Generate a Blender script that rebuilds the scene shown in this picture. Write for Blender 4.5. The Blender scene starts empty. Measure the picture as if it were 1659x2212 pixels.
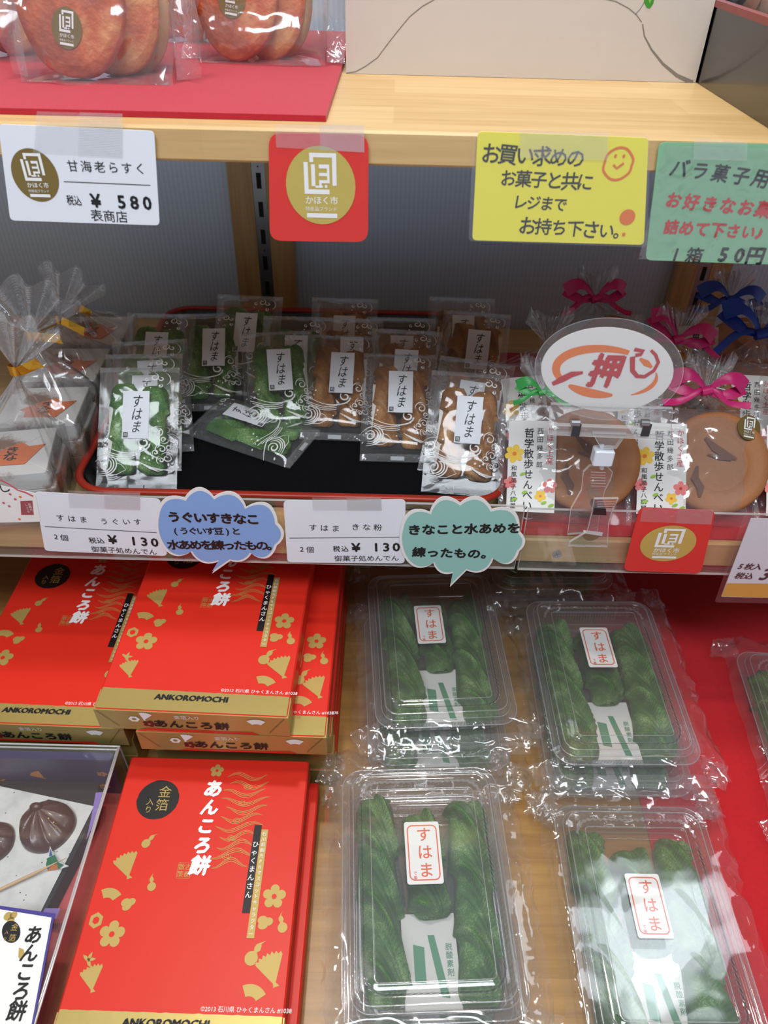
import bpy, math, random
from math import sin, cos, pi, radians, sqrt, exp
from mathutils import Matrix, Vector, noise

random.seed(7)
SC = bpy.context.scene
COL = SC.collection

# ------------------------------------------------------------------ camera
F = 1640.0; TH = radians(39.2); RO = radians(1.4); CAMZ = 1.25
FW = Vector((0, cos(TH), -sin(TH))); RT = Vector((1, 0, 0)); UP = RT.cross(FW)
cR = RT*cos(RO) + UP*sin(RO); cU = UP*cos(RO) - RT*sin(RO)
cam = bpy.data.cameras.new('camera'); cob = bpy.data.objects.new('camera', cam); COL.objects.link(cob)
Mc = Matrix((cR, cU, -FW)).transposed().to_4x4(); Mc.translation = (0, 0, CAMZ)
cob.matrix_world = Mc
cam.sensor_fit = 'HORIZONTAL'; cam.sensor_width = 36; cam.lens = 36*F/1659; cam.clip_start = 0.01
cam.dof.use_dof = True; cam.dof.focus_distance = 0.60; cam.dof.aperture_fstop = 14
SC.camera = cob

# ------------------------------------------------------------------ light and exposure
SC.view_settings.view_transform = 'Standard'; SC.view_settings.look = 'None'
SC.view_settings.gamma = 1; SC.view_settings.exposure = 0.12
try: SC.cycles.transparent_max_bounces = 40; SC.cycles.max_bounces = 8; SC.cycles.caustics_reflective = False; SC.cycles.caustics_refractive = False
except Exception: pass
W = bpy.data.worlds.new('world'); SC.world = W; W.use_nodes = True
# the shop around: dim ceiling between the lamps, floor half brightened as added fill for the back wall
_n = W.node_tree.nodes; _l = W.node_tree.links; _tc = _n.new('ShaderNodeTexCoord'); _sp = _n.new('ShaderNodeSeparateXYZ'); _l.new(_tc.outputs['Generated'], _sp.inputs[0])
_mr = _n.new('ShaderNodeMapRange'); _mr.inputs['From Min'].default_value = -0.25; _mr.inputs['From Max'].default_value = 0.25; _l.new(_sp.outputs['Z'], _mr.inputs[0])
_mx = _n.new('ShaderNodeMix'); _mx.data_type = 'RGBA'; _mx.inputs[6].default_value = (0.60, 0.63, 0.70, 1); _mx.inputs[7].default_value = (0.115, 0.125, 0.145, 1)
_l.new(_mr.outputs[0], _mx.inputs[0]); _l.new(_mx.outputs[2], _n['Background'].inputs[0]); _n['Background'].inputs[1].default_value = 1.0
def area(name, loc, target, sx, sy, power, col):
    l = bpy.data.lights.new(name, 'AREA'); l.shape = 'RECTANGLE'; l.size = sx; l.size_y = sy
    l.energy = power; l.color = col
    o = bpy.data.objects.new(name, l); COL.objects.link(o)
    o.location = loc
    o.rotation_euler = (Vector(target)-Vector(loc)).to_track_quat('-Z', 'Y').to_euler()
    return o
area('ceiling_spotlight', (-0.20, 0.62, 2.75), (-0.02, 0.45, 0.8), 0.10, 0.10, 11.5, (1.0, 0.95, 0.88))
area('ceiling_spotlight', (0.20, 0.30, 2.75), (0.0, 0.5, 0.85), 0.12, 0.12, 7.5, (1.0, 0.94, 0.86))
area('ceiling_panel_light', (1.05, 1.0, 2.9), (0.3, 0.4, 0.7), 0.40, 0.70, 3.8, (0.84, 0.92, 1.0))
area('ceiling_panel_light', (-0.2, -0.60, 2.65), (0, 0.5, 0.9), 1.6, 0.4, 31, (0.88, 0.94, 1.0))

# ------------------------------------------------------------------ helpers
def ray(px, py):
    u, v = px-829.5, 1106-py
    return FW + cR*(u/F) + cU*(v/F)
def at_y(px, py, y): d = ray(px, py); return Vector((0, 0, CAMZ)) + d*(y/d.y)
def at_z(px, py, z): d = ray(px, py); return Vector((0, 0, CAMZ)) + d*((z-CAMZ)/d.z)
class Frame:
    """a sheet or box face in the place: origin, yaw, tilt; .p gives its own coordinates for a point seen at a pixel"""
    def __init__(s, M): s.M = M; s.I = M.inverted()
    def p(s, px, py, h=0.0):
        o = s.I @ Vector((0, 0, CAMZ)); d = s.I.to_3x3() @ ray(px, py); t = (h-o.z)/d.z
        q = o + d*t; return (q.x, q.y)
    def pts(s, L, h=0.0): return [s.p(a, b, h) for a, b in L]
    def s_(s, px, py, n): a = s.p(px-n/2, py); b = s.p(px+n/2, py); return sqrt((a[0]-b[0])**2+(a[1]-b[1])**2)
def pose(x, y, z, yaw=0, tilt=0, roll=0):
    return Matrix.Translation((x, y, z)) @ Matrix.Rotation(radians(yaw), 4, 'Z') @ Matrix.Rotation(radians(tilt), 4, 'X') @ Matrix.Rotation(radians(roll), 4, 'Y')
def wallpose(x, y, z, spin=0, lean=0):  # local x right, y up, z towards the viewer
    return Matrix.Translation((x, y, z)) @ Matrix.Rotation(radians(90+lean), 4, 'X') @ Matrix.Rotation(radians(spin), 4, 'Z')

_G = {}
def glyph(ch, off=0.0):
    k = (ch, off)
    if k not in _G:
        c = bpy.data.curves.new('t', 'FONT'); c.body = ch; c.size = 1; c.offset = off; c.resolution_u = 2
        o = bpy.data.objects.new('t', c); COL.objects.link(o)
        dg = bpy.context.evaluated_depsgraph_get(); e = o.evaluated_get(dg); m = e.to_mesh()
        _G[k] = ([(v.co.x, v.co.y) for v in m.vertices], [tuple(p.vertices) for p in m.polygons])
        e.to_mesh_clear(); bpy.data.objects.remove(o); bpy.data.curves.remove(c)
    return _G[k]

class MB:
    def __init__(s): s.v = []; s.f = []; s.m = []; s.sm = []; s.mats = []
    def mi(s, mat):
        if mat not in s.mats: s.mats.append(mat)
        return s.mats.index(mat)
    def add(s, vs, fs, mat, smooth=False, M=None):
        b = len(s.v); i = s.mi(mat)
        s.v += [tuple(M @ Vector(p)) for p in vs] if M is not None else [tuple(p) for p in vs]
        for f in fs: s.f.append(tuple(b+k for k in f)); s.m.append(i); s.sm.append(smooth)
        return s
    def box(s, x0, x1, y0, y1, z0, z1, mat, M=None):
        vs = [(x, y, z) for z in (z0, z1) for y in (y0, y1) for x in (x0, x1)]
        return s.add(vs, [(0, 2, 3, 1), (4, 5, 7, 6), (0, 1, 5, 4), (2, 6, 7, 3), (0, 4, 6, 2), (1, 3, 7, 5)], mat, False, M)
    def poly(s, pts, z, mat, M=None):
        a = sum(pts[i][0]*pts[(i+1) % len(pts)][1]-pts[(i+1) % len(pts)][0]*pts[i][1] for i in range(len(pts)))
        if a < 0: pts = pts[::-1]
        return s.add([(p[0], p[1], z(p[0], p[1]) if callable(z) else z) for p in pts], [tuple(range(len(pts)))], mat, False, M)
    def loft(s, loops, mat, cap0=True, cap1=True, smooth=False, M=None, closed=True):
        n = len(loops[0]); vs = [p for l in loops for p in l]; fs = []
        for k in range(len(loops)-1):
            for i in range(n if closed else n-1):
                j = (i+1) % n; fs.append((k*n+i, k*n+j, (k+1)*n+j, (k+1)*n+i))
        s.add(vs, fs, mat, smooth, M)
        if cap0: s.add(loops[0], [tuple(range(n))[::-1]], mat, False, M)
        if cap1: s.add(loops[-1], [tuple(range(n))], mat, False, M)
        return s
    def prism(s, pts, z0, z1, mat, ch=0.0, M=None, side=None):
        a = sum(pts[i][0]*pts[(i+1) % len(pts)][1]-pts[(i+1) % len(pts)][0]*pts[i][1] for i in range(len(pts)))
        if a < 0: pts = pts[::-1]
        n = len(pts)
        if ch > 0:
            cx = sum(p[0] for p in pts)/n; cy = sum(p[1] for p in pts)/n
            def ins(p):
                d = Vector((cx-p[0], cy-p[1])); d = d.normalized()*ch*1.3 if d.length else d; return (p[0]+d.x, p[1]+d.y)
            q = [ins(p) for p in pts]
            L = [[(*p, z0) for p in q], [(*p, z0+ch) for p in pts], [(*p, z1-ch) for p in pts], [(*p, z1) for p in q]]
            return s.loft(L, mat, M=M)
        L = [[(*p, z0) for p in pts], [(*p, z1) for p in pts]]
        if side:
            s.loft(L, side, False, False, M=M); s.add(L[0], [tuple(range(n))[::-1]], mat, False, M); return s.add(L[1], [tuple(range(n))], mat, False, M)
        return s.loft(L, mat, M=M)
    def grid(s, fn, nu, nv, mat, smooth=True, M=None):
        vs = [fn(i/nu, j/nv) for j in range(nv+1) for i in range(nu+1)]
        fs = [(j*(nu+1)+i, j*(nu+1)+i+1, (j+1)*(nu+1)+i+1, (j+1)*(nu+1)+i) for j in range(nv) for i in range(nu)]
        return s.add(vs, fs, mat, smooth, M)
    def tube(s, pts, r, mat, n=8, M=None, smooth=True):
        P = [Vector(p) for p in pts]; L = []
        for i, p in enumerate(P):
            t = (P[min(i+1, len(P)-1)]-P[max(i-1, 0)]).normalized()
            a = t.cross(Vector((0.12, 0.21, 1))).normalized(); b = t.cross(a)
            rr = r(i/(len(P)-1)) if callable(r) else r
            L.append([tuple(p+a*rr*cos(2*pi*k/n)+b*rr*sin(2*pi*k/n)) for k in range(n)])
        return s.loft(L, mat, smooth=smooth, M=M)
    def stroke(s, pts, w, mat, z=0.0, M=None):
        """flat printed line on a sheet"""
        n = len(pts); vs = []
        for i, p in enumerate(pts):
            a = Vector(pts[max(i-1, 0)][:2]); b = Vector(pts[min(i+1, n-1)][:2]); t = (b-a)
            t = t.normalized() if t.length > 0 else Vector((1, 0)); nn = Vector((-t.y, t.x))
            ww = (w(i/(n-1)) if callable(w) else w)/2
            for sg in (1, -1):
                q = Vector(p[:2])+nn*ww*sg; vs.append((q.x, q.y, z(q.x, q.y) if callable(z) else z))
        return s.add(vs, [(2*i, 2*i+1, 2*i+3, 2*i+2) for i in range(n-1)], mat, False, M)
    def disc(s, cx, cy, r, z, mat, n=28, ry=None, M=None, rot=0):
        ry = ry or r; c, d = cos(rot), sin(rot)
        return s.poly([(cx+r*cos(2*pi*k/n)*c-ry*sin(2*pi*k/n)*d, cy+r*cos(2*pi*k/n)*d+ry*sin(2*pi*k/n)*c) for k in range(n)], z, mat, M)
    def word(s, t, x, y, h, mat, z=0.0, off=0.0, sx=1, rot=0, shear=0, M=None, align='c'):
        v, f = glyph(t)
        if not v: return s
        x0 = min(a for a, b in v); x1 = max(a for a, b in v)
        cx = {'c': (x0+x1)/2, 'l': x0, 'r': x1}[align]; c, d = cos(rot), sin(rot); o = []
        for a, b in v:
            a = (a-cx)*h*sx+shear*(b-0.36)*h; b = (b-0.36)*h; q = (x+a*c-b*d, y+a*d+b*c)
            o.append((q[0], q[1], z(*q) if callable(z) else z))
        return s.add(o, f, mat, False, M)
    def chars(s, t, x, y, size, mat, z=0.0, dx=None, dy=0, off=0.0, jit=0.0, sx=1, sy=1, rot=0, shear=0, M=None, gx=None):
        if dx is None: dx = size*(gx or 1.0)
        rnd = random.Random(t); c, d = cos(rot), sin(rot)
        for i, ch in enumerate(t):
            if ch in ' 　': continue
            v, f = glyph(ch)
            if not v: continue
            bold = [(0, 0)] if off < 0.009 else [(off*p, off*q) for p, q in ((.9, .35), (-.35, .9), (-.9, -.35), (.35, -.9))]
            if ord(ch) < 0x2000: ax = (min(a for a, b in v)+max(a for a, b in v))/2; ay = 0.36
            else: ax, ay = 0.5, 0.38
            j = rnd.uniform(-jit, jit); k = 1+rnd.uniform(-jit, jit)*0.8; cc, dd = cos(j), sin(j)
            for nb, (ba, bb) in enumerate(bold):
                o = []
                for a, b in v:
                    a = (a-ax+ba)*size*k*sx; b = (b-ay+bb)*size*k*sy; a += shear*b
                    a, b = a*cc-b*dd+i*dx, a*dd+b*cc+i*dy
                    q = (x+a*c-b*d, y+a*d+b*c); o.append((q[0], q[1], (z(*q) if callable(z) else z)+nb*0.00001))
                s.add(o, f, mat, False, M)
        return s
    def build(s, name, parent=None, kind=None, label=None):
        m = bpy.data.meshes.new(name); m.from_pydata(s.v, [], s.f)
        for a in s.mats: m.materials.append(a)
        m.polygons.foreach_set('material_index', s.m); m.polygons.foreach_set('use_smooth', s.sm); m.update()
        o = bpy.data.objects.new(name, m); COL.objects.link(o)
        if parent is not None: o.parent = parent
        if kind: o['kind'] = kind
        if label: o['label'] = label
        return o
def tag(o, label, cat, group=None):
    o['label'] = label; o['category'] = cat
    if group: o['group'] = group
    return o
def thing(name, label, cat, M, group=None):
    o = bpy.data.objects.new(name, None); COL.objects.link(o); o.empty_display_size = 0.01
    o.matrix_world = M; return tag(o, label, cat, group)
def copy_tree(o, parent=None):
    c = o.copy(); COL.objects.link(c)
    if parent is not None: c.parent = parent
    for ch in list(o.children): copy_tree(ch, c)
    return c
def rrect(x0, x1, y0, y1, r, n=6):
    P = []
    for cx, cy, a in ((x1-r, y1-r, 0), (x0+r, y1-r, 1), (x0+r, y0+r, 2), (x1-r, y0+r, 3)):
        for k in range(n+1): t = (a+k/n)*pi/2; P.append((cx+r*cos(t), cy+r*sin(t)))
    return P
def quadcard(P, r, n=5):
    """rounded polygon from corner points (counter-clockwise)"""
    out = []; m = len(P)
    for i in range(m):
        a, b, c = Vector(P[i-1]), Vector(P[i]), Vector(P[(i+1) % m])
        u = (a-b).normalized(); v = (c-b).normalized()
        p0 = b+u*r; p2 = b+v*r
        for k in range(n+1): t = k/n; q = p0*(1-t)**2+b*2*t*(1-t)+p2*t*t; out.append((q.x, q.y))
    return out
def fbm(x, y, z=0.0): return noise.noise(Vector((x, y, z)))
def ridge(x, y, z=0.0): return 1-abs(noise.noise(Vector((x, y, z))))*2

# ------------------------------------------------------------------ materials
def srgb(r, g, b):
    f = lambda c: (c/255/12.92) if c/255 <= 0.04045 else ((c/255+0.055)/1.055)**2.4
    return (f(r), f(g), f(b), 1)
def nt(name):
    m = bpy.data.materials.new(name); m.use_nodes = True; t = m.node_tree
    return m, t, t.nodes['Principled BSDF'], t.nodes, t.links
def mat(name, rgb, rough=0.5, metal=0.0, var=0.06, scale=60, bump=0.0, bscale=400, coat=0.0, spec=0.5, sheen=0.0, trans=0.0):
    m, t, b, N, L = nt(name); c = srgb(*rgb)
    tc = N.new('ShaderNodeTexCoord'); nz = N.new('ShaderNodeTexNoise'); nz.inputs['Scale'].default_value = scale; nz.inputs['Detail'].default_value = 4
    L.new(tc.outputs['Object'], nz.inputs['Vector'])
    mx = N.new('ShaderNodeMix'); mx.data_type = 'RGBA'; mx.inputs[6].default_value = tuple(k*(1-var) for k in c[:3])+(1,); mx.inputs[7].default_value = tuple(min(1, k*(1+var)) for k in c[:3])+(1,)
    L.new(nz.outputs['Fac'], mx.inputs[0]); L.new(mx.outputs[2], b.inputs['Base Color'])
    b.inputs['Roughness'].default_value = rough; b.inputs['Metallic'].default_value = metal; b.inputs['Specular IOR Level'].default_value = spec
    if coat: b.inputs['Coat Weight'].default_value = coat; b.inputs['Coat Roughness'].default_value = 0.08
    if sheen: b.inputs['Sheen Weight'].default_value = sheen; b.inputs['Sheen Roughness'].default_value = 0.5
    if bump:
        n2 = N.new('ShaderNodeTexNoise'); n2.inputs['Scale'].default_value = bscale; n2.inputs['Detail'].default_value = 5; L.new(tc.outputs['Object'], n2.inputs['Vector'])
        bp = N.new('ShaderNodeBump'); bp.inputs['Strength'].default_value = bump; bp.inputs['Distance'].default_value = 0.001; L.new(n2.outputs['Fac'], bp.inputs['Height']); L.new(bp.outputs['Normal'], b.inputs['Normal'])
    return m
def film(name, haze=0.04, gloss=0.9, rough=0.10, crinkle=0.5, cscale=45, tint=(1, 1, 1), f0=0.05, hz=(0.9, 0.92, 0.95), clear=0.985):
    """thin clear plastic: mostly see-through, a faint milky haze, mirror glints that grow at grazing angles"""
    m = bpy.data.materials.new(name); m.use_nodes = True; t = m.node_tree; N = t.nodes; L = t.links; N.clear()
    out = N.new('ShaderNodeOutputMaterial'); tr = N.new('ShaderNodeBsdfTransparent'); tr.inputs[0].default_value = tuple(k*clear for k in tint)+(1,)
    df = N.new('ShaderNodeBsdfDiffuse'); df.inputs[0].default_value = hz+(1,)
    gl = N.new('ShaderNodeBsdfGlossy'); gl.inputs['Roughness'].default_value = rough; gl.inputs['Color'].default_value = (gloss, gloss, gloss, 1)
    m1 = N.new('ShaderNodeMixShader'); m1.inputs[0].default_value = haze; L.new(tr.outputs[0], m1.inputs[1]); L.new(df.outputs[0], m1.inputs[2])
    lw = N.new('ShaderNodeLayerWeight'); lw.inputs['Blend'].default_value = 0.5
    pw = N.new('ShaderNodeMath'); pw.operation = 'POWER'; pw.inputs[1].default_value = 3.0; L.new(lw.outputs['Facing'], pw.inputs[0])
    ma = N.new('ShaderNodeMath'); ma.operation = 'MULTIPLY_ADD'; ma.inputs[1].default_value = 0.65; ma.inputs[2].default_value = f0; L.new(pw.outputs[0], ma.inputs[0]); ma.use_clamp = True
    m2 = N.new('ShaderNodeMixShader'); L.new(ma.outputs[0], m2.inputs[0]); L.new(m1.outputs[0], m2.inputs[1]); L.new(gl.outputs[0], m2.inputs[2])
    L.new(m2.outputs[0], out.inputs[0])
    if crinkle:
        tc = N.new('ShaderNodeTexCoord'); a = N.new('ShaderNodeTexNoise'); a.inputs['Scale'].default_value = cscale; a.inputs['Detail'].default_value = 3; a.inputs['Distortion'].default_value = 0.8
        try: a.noise_type = 'RIDGED_MULTIFRACTAL'
        except Exception: pass
        L.new(tc.outputs['Object'], a.inputs['Vector'])
        bp = N.new('ShaderNodeBump'); bp.inputs['Strength'].default_value = crinkle; bp.inputs['Distance'].default_value = 0.004; L.new(a.outputs[0], bp.inputs['Height'])
        L.new(bp.outputs['Normal'], gl.inputs['Normal']); L.new(bp.outputs['Normal'], lw.inputs['Normal'])
    return m
def wood(name, c0, c1, plank=0.045, along=0.30, rough=0.42, axis='X', grain=1.0):
    """glued laminated board: staves along the length, each its own tone, with fine grain"""
    m, t, b, N, L = nt(name)
    tc = N.new('ShaderNodeTexCoord'); mp = N.new('ShaderNodeMapping'); L.new(tc.outputs['Object'], mp.inputs[0])
    if axis == 'Z': mp.inputs['Rotation'].default_value = (0, pi/2, 0)
    br = N.new('ShaderNodeTexBrick'); br.inputs['Scale'].default_value = 1; br.inputs['Brick Width'].default_value = along; br.inputs['Row Height'].default_value = plank
    br.inputs['Mortar Size'].default_value = 0.0003; br.inputs['Color1'].default_value = (0.15, 0.15, 0.15, 1); br.inputs['Color2'].default_value = (0.85, 0.85, 0.85, 1); br.inputs['Mortar'].default_value = (0.3, 0.3, 0.3, 1); br.offset = 0.37
    L.new(mp.outputs[0], br.inputs[0])
    m2 = N.new('ShaderNodeMapping'); m2.inputs['Scale'].default_value = (6, 90, 90); L.new(mp.outputs[0], m2.inputs[0])
    nz = N.new('ShaderNodeTexNoise'); nz.inputs['Scale'].default_value = 1.3; nz.inputs['Detail'].default_value = 6; nz.inputs['Distortion'].default_value = 0.6; L.new(m2.outputs[0], nz.inputs['Vector'])
    m3 = N.new('ShaderNodeMapping'); m3.inputs['Scale'].default_value = (30, 900, 900); L.new(mp.outputs[0], m3.inputs[0])
    n3 = N.new('ShaderNodeTexNoise'); n3.inputs['Scale'].default_value = 1; n3.inputs['Detail'].default_value = 3; L.new(m3.outputs[0], n3.inputs['Vector'])
    s1 = N.new('ShaderNodeMath'); s1.operation = 'MULTIPLY_ADD'; s1.inputs[1].default_value = 0.9*grain; L.new(nz.outputs['Fac'], s1.inputs[0])
    s2 = N.new('ShaderNodeMath'); s2.operation = 'MULTIPLY_ADD'; s2.inputs[1].default_value = 0.45; s2.inputs[2].default_value = -0.35*grain
    rg = N.new('ShaderNodeRGBToBW'); L.new(br.outputs['Color'], rg.inputs[0]); L.new(rg.outputs[0], s2.inputs[0]); L.new(s2.outputs[0], s1.inputs[2])
    s3 = N.new('ShaderNodeMath'); s3.operation = 'MULTIPLY_ADD'; s3.inputs[1].default_value = 0.25*grain; L.new(n3.outputs['Fac'], s3.inputs[0]); L.new(s1.outputs[0], s3.inputs[2]); s3.use_clamp = True
    mx = N.new('ShaderNodeMix'); mx.data_type = 'RGBA'; mx.inputs[6].default_value = srgb(*c0); mx.inputs[7].default_value = srgb(*c1); L.new(s3.outputs[0], mx.inputs[0]); L.new(mx.outputs[2], b.inputs['Base Color'])
    b.inputs['Roughness'].default_value = rough; b.inputs['Coat Weight'].default_value = 0.15; b.inputs['Coat Roughness'].default_value = 0.25
    return m

WOOD = wood('pale_laminated_wood', (184, 144, 86), (228, 196, 140))
WOODA = wood('amber_laminated_wood', (134, 92, 42), (192, 146, 82))
WOODP = wood('post_wood', (160, 124, 76), (214, 178, 122), plank=0.2, along=3, axis='Z', grain=1.5)
WHITEC = mat('white_card', (232, 236, 242), 0.55, var=0.015, scale=200, bump=0.06, bscale=900)
PAPER = mat('paper_white', (238, 236, 232), 0.6, var=0.02)
BLACKI = mat('black_ink', (12, 12, 14), 0.5, var=0.0)
INKP = mat('marker_ink', (22, 20, 34), 0.4, var=0.1)
REDI = mat('red_ink', (205, 40, 40), 0.5, var=0.05)
CORALI = mat('coral_ink', (224, 100, 62), 0.5, var=0.02)
ORANGEI = mat('orange_ink', (240, 120, 30), 0.5, var=0.04)
REDCARD = mat('red_card', (222, 52, 44), 0.45, var=0.03, bump=0.05, bscale=1200)
GOLDCARD = mat('gold_sticker', (206, 184, 96), 0.42, metal=0.35, var=0.05)
GOLDDK = mat('dark_gold_sticker', (132, 112, 58), 0.4, metal=0.4, var=0.05)
WINK = mat('white_ink', (240, 240, 238), 0.55, var=0.0)
YELLOW = mat('yellow_paper', (252, 242, 66), 0.5, var=0.02, bump=0.04, bscale=700)
GREENP = mat('green_paper', (128, 186, 142), 0.3, var=0.02, coat=0.8)
BLUEP = mat('blue_paper', (134, 172, 226), 0.55, var=0.02, bump=0.06, bscale=700)
TEALP = mat('teal_paper', (150, 200, 190), 0.55, var=0.02, bump=0.06, bscale=700)
FELT = mat('red_felt', (184, 14, 42), 0.9, var=0.12, scale=300, bump=0.5, bscale=1400, sheen=0.3)
FELT2 = mat('deep_red_felt', (196, 14, 26), 0.9, var=0.12, scale=260, bump=0.5, bscale=1400, sheen=0.2)
LACQ = mat('black_lacquer', (10, 10, 14), 0.22, var=0.1, coat=0.5)
LACQR = mat('red_lacquer_rim', (176, 48, 30), 0.38, var=0.12, scale=90)
LACQM = mat('black_textured_liner', (6, 6, 10), 0.8, var=0.3, scale=500, bump=0.9, bscale=1500, spec=0.2)
REDBOX = mat('red_wrapping_paper', (218, 44, 28), 0.42, var=0.03, scale=30, bump=0.03, bscale=300, spec=0.35)
GOLDBOX = mat('gold_wrapping_paper', (180, 160, 94), 0.40, metal=0.5, var=0.05, scale=20, bump=0.15, bscale=60)
GOLDPR = mat('gold_print', (186, 158, 88), 0.5, metal=0.25, var=0.03)
GREENC = None
CARTON = mat('grey_white_carton', (206, 198, 192), 0.55, var=0.02, bump=0.04, bscale=800)
CARTOND = mat('carton_cut_edge', (128, 122, 118), 0.7, var=0.05)
METAL = mat('galvanised_metal', (150, 150, 152), 0.35, metal=0.85, var=0.25, scale=40)
METALD = mat('dark_spring_steel', (70, 70, 74), 0.25, metal=0.9)
DARK = mat('dark_slot', (8, 7, 7), 0.8)
GOLDTIE = mat('gold_foil_tie', (200, 150, 50), 0.22, metal=0.9, var=0.15, bump=0.3, bscale=150)
BLUER = mat('blue_ribbon', (14, 62, 160), 0.4, var=0.1, bump=0.15, bscale=900)
PINKR = mat('pink_ribbon', (206, 36, 110), 0.4, var=0.1, bump=0.15, bscale=900)
GREENR = mat('green_ribbon', (58, 158, 76), 0.4, var=0.1, bump=0.15, bscale=900)
WPLAST = mat('milky_plastic', (226, 232, 240), 0.25, var=0.02, coat=0.4)

FILM = film('clear_packet_film', haze=0.04, rough=0.09, crinkle=0.5, cscale=34, f0=0.045)
FILMB = film('crinkled_bag_film', haze=0.06, rough=0.10, crinkle=0.8, cscale=30, f0=0.08)
FILMS = film('seal_edge_film', haze=0.14, rough=0.15, crinkle=0.6, cscale=160, f0=0.10)
FILMT = film('tub_bag_film', haze=0.03, rough=0.07, crinkle=0.22, cscale=22, f0=0.07)
TUBM = film('clear_moulded_plastic', haze=0.025, rough=0.06, crinkle=0.12, cscale=14, f0=0.08)
TUBR = film('clear_moulded_rib', haze=0.16, rough=0.08, crinkle=0.0, f0=0.16)
ACR = film('clear_acrylic', haze=0.02, rough=0.04, crinkle=0.03, cscale=20, f0=0.06)
ACRE = film('acrylic_edge', haze=0.45, rough=0.1, crinkle=0, f0=0.15, hz=(0.9, 0.88, 0.86))
LAM = film('laminate_film', haze=0.03, rough=0.08, crinkle=0.05, cscale=20, f0=0.07)
TAPE = film('clear_tape', haze=0.12, rough=0.22, crinkle=0.2, cscale=120, f0=0.07)

# ------------------------------------------------------------------ structure
YF = 0.475; ZU1, ZU0 = 1.1441, 1.1251; Z2 = 0.8394; Z2b = 0.8135; YW = 0.885
def struct(name, mb): o = mb.build(name); o['kind'] = 'structure'; return o
m_, t_, b_, N_, L_ = nt('fluted_plastic_panel')
tc = N_.new('ShaderNodeTexCoord'); wv = N_.new('ShaderNodeTexWave'); wv.inputs['Scale'].default_value = 62; wv.inputs['Distortion'].default_value = 0.0
L_.new(tc.outputs['Object'], wv.inputs[0]); bp = N_.new('ShaderNodeBump'); bp.inputs['Strength'].default_value = 0.12; bp.inputs['Distance'].default_value = 0.001
L_.new(wv.outputs['Fac'], bp.inputs['Height']); L_.new(bp.outputs[0], b_.inputs['Normal'])
mx = N_.new('ShaderNodeMix'); mx.data_type = 'RGBA'; mx.inputs[6].default_value = srgb(196, 218, 244); mx.inputs[7].default_value = srgb(206, 228, 252); L_.new(wv.outputs['Fac'], mx.inputs[0]); L_.new(mx.outputs[2], b_.inputs['Base Color'])
b_.inputs['Roughness'].default_value = 0.45
PANEL = m_
mb = MB(); mb.box(-1.3, 1.3, YW, YW+0.006, 0.0, 1.75, PANEL); struct('wall_back', mb)
mb = MB(); mb.box(-1.3, 1.3, -0.6, YW, -0.02, 0.0, mat('grey_floor', (120, 116, 112), 0.5)); struct('floor', mb)

def upright(xc, w, label):
    t = thing('wooden_upright', label, 'shelf post', pose(xc, YW-0.001, 0.0))
    mb = MB(); mb.prism([(-w/2, -0.016), (-0.0075, -0.016), (-0.0075, -0.013), (0.0075, -0.013), (0.0075, -0.016), (w/2, -0.016), (w/2, 0), (-w/2, 0)], 0, 1.70, WOODP); mb.build('post', t)
    mb = MB(); mb.box(-0.0072, 0.0072, -0.0155, -0.0133, 0.02, 1.69, METAL)
    z = 0.05
    while z < 1.66:
        mb.box(-0.0026, 0.0026, -0.01565, -0.0156, z, z+0.0165, DARK)
        if int(z/0.030) % 3 == 0: mb.disc(0, -0.0001, 0.001, 0, DARK, 8, M=Matrix.Translation((0, -0.0156, z+0.023)) @ Matrix.Rotation(pi/2, 4, 'X'))
        z += 0.0305
    mb.build('slotted_rail', t, label='galvanised slotted shelf rail')
upright(-0.1455, 0.068, 'wooden shelf post with slotted metal rail behind the red square sign')
upright(0.3660, 0.062, 'wooden shelf post with slotted metal rail behind the senbei bags')

def shelf(label, z0, z1, x0, x1, y0, mat_, name='shelf_board'):
    mb = MB(); c = 0.0015
    L = [[(x0, y0, z), (x1, y0, z), (x1, YW-0.0165, z), (x0, YW-0.0165, z)] for z in (z0, z1)]
    mb.loft([[(x0, y0+c, z0), (x1, y0+c, z0), (x1, YW-0.0175, z0), (x0, YW-0.0175, z0)], [(x0, y0, z0+c), (x1, y0, z0+c), (x1, YW-0.0175, z0+c), (x0, YW-0.0175, z0+c)],
             [(x0, y0, z1-c), (x1, y0, z1-c), (x1, YW-0.0175, z1-c), (x0, YW-0.0175, z1-c)], [(x0, y0+c, z1), (x1, y0+c, z1), (x1, YW-0.0175, z1), (x0, YW-0.0175, z1)]], mat_)
    return tag(mb.build(name), label, 'shelf')
shelf('pale laminated wood shelf board at the top under the white carton', ZU0, ZU1, -1.0, 1.0, YF, WOOD)
shelf('pale laminated wood shelf board under the black tray', Z2b, Z2, -1.0, 0.1085, YF, WOOD)
s2 = shelf('pale laminated wood shelf board under the senbei bags, with a screw in its front edge', Z2b-0.002, Z2-0.002, 0.1105, 1.0, YF, WOOD)
q = at_y(1203, 1197, YF); mb = MB(); mb.disc(0, 0, 0.0042, 0.0004, METAL, 20); mb.stroke([(-0.0024, -0.001), (0.0024, 0.001)], 0.0007, DARK, 0.0006); mb.stroke([(-0.001, 0.0024), (0.001, -0.0024)], 0.0007, DARK, 0.0006)
o = mb.build('screw', s2, label='metal cross-head screw'); o.matrix_world = wallpose(q.x, YF-0.0001, q.z)
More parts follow.
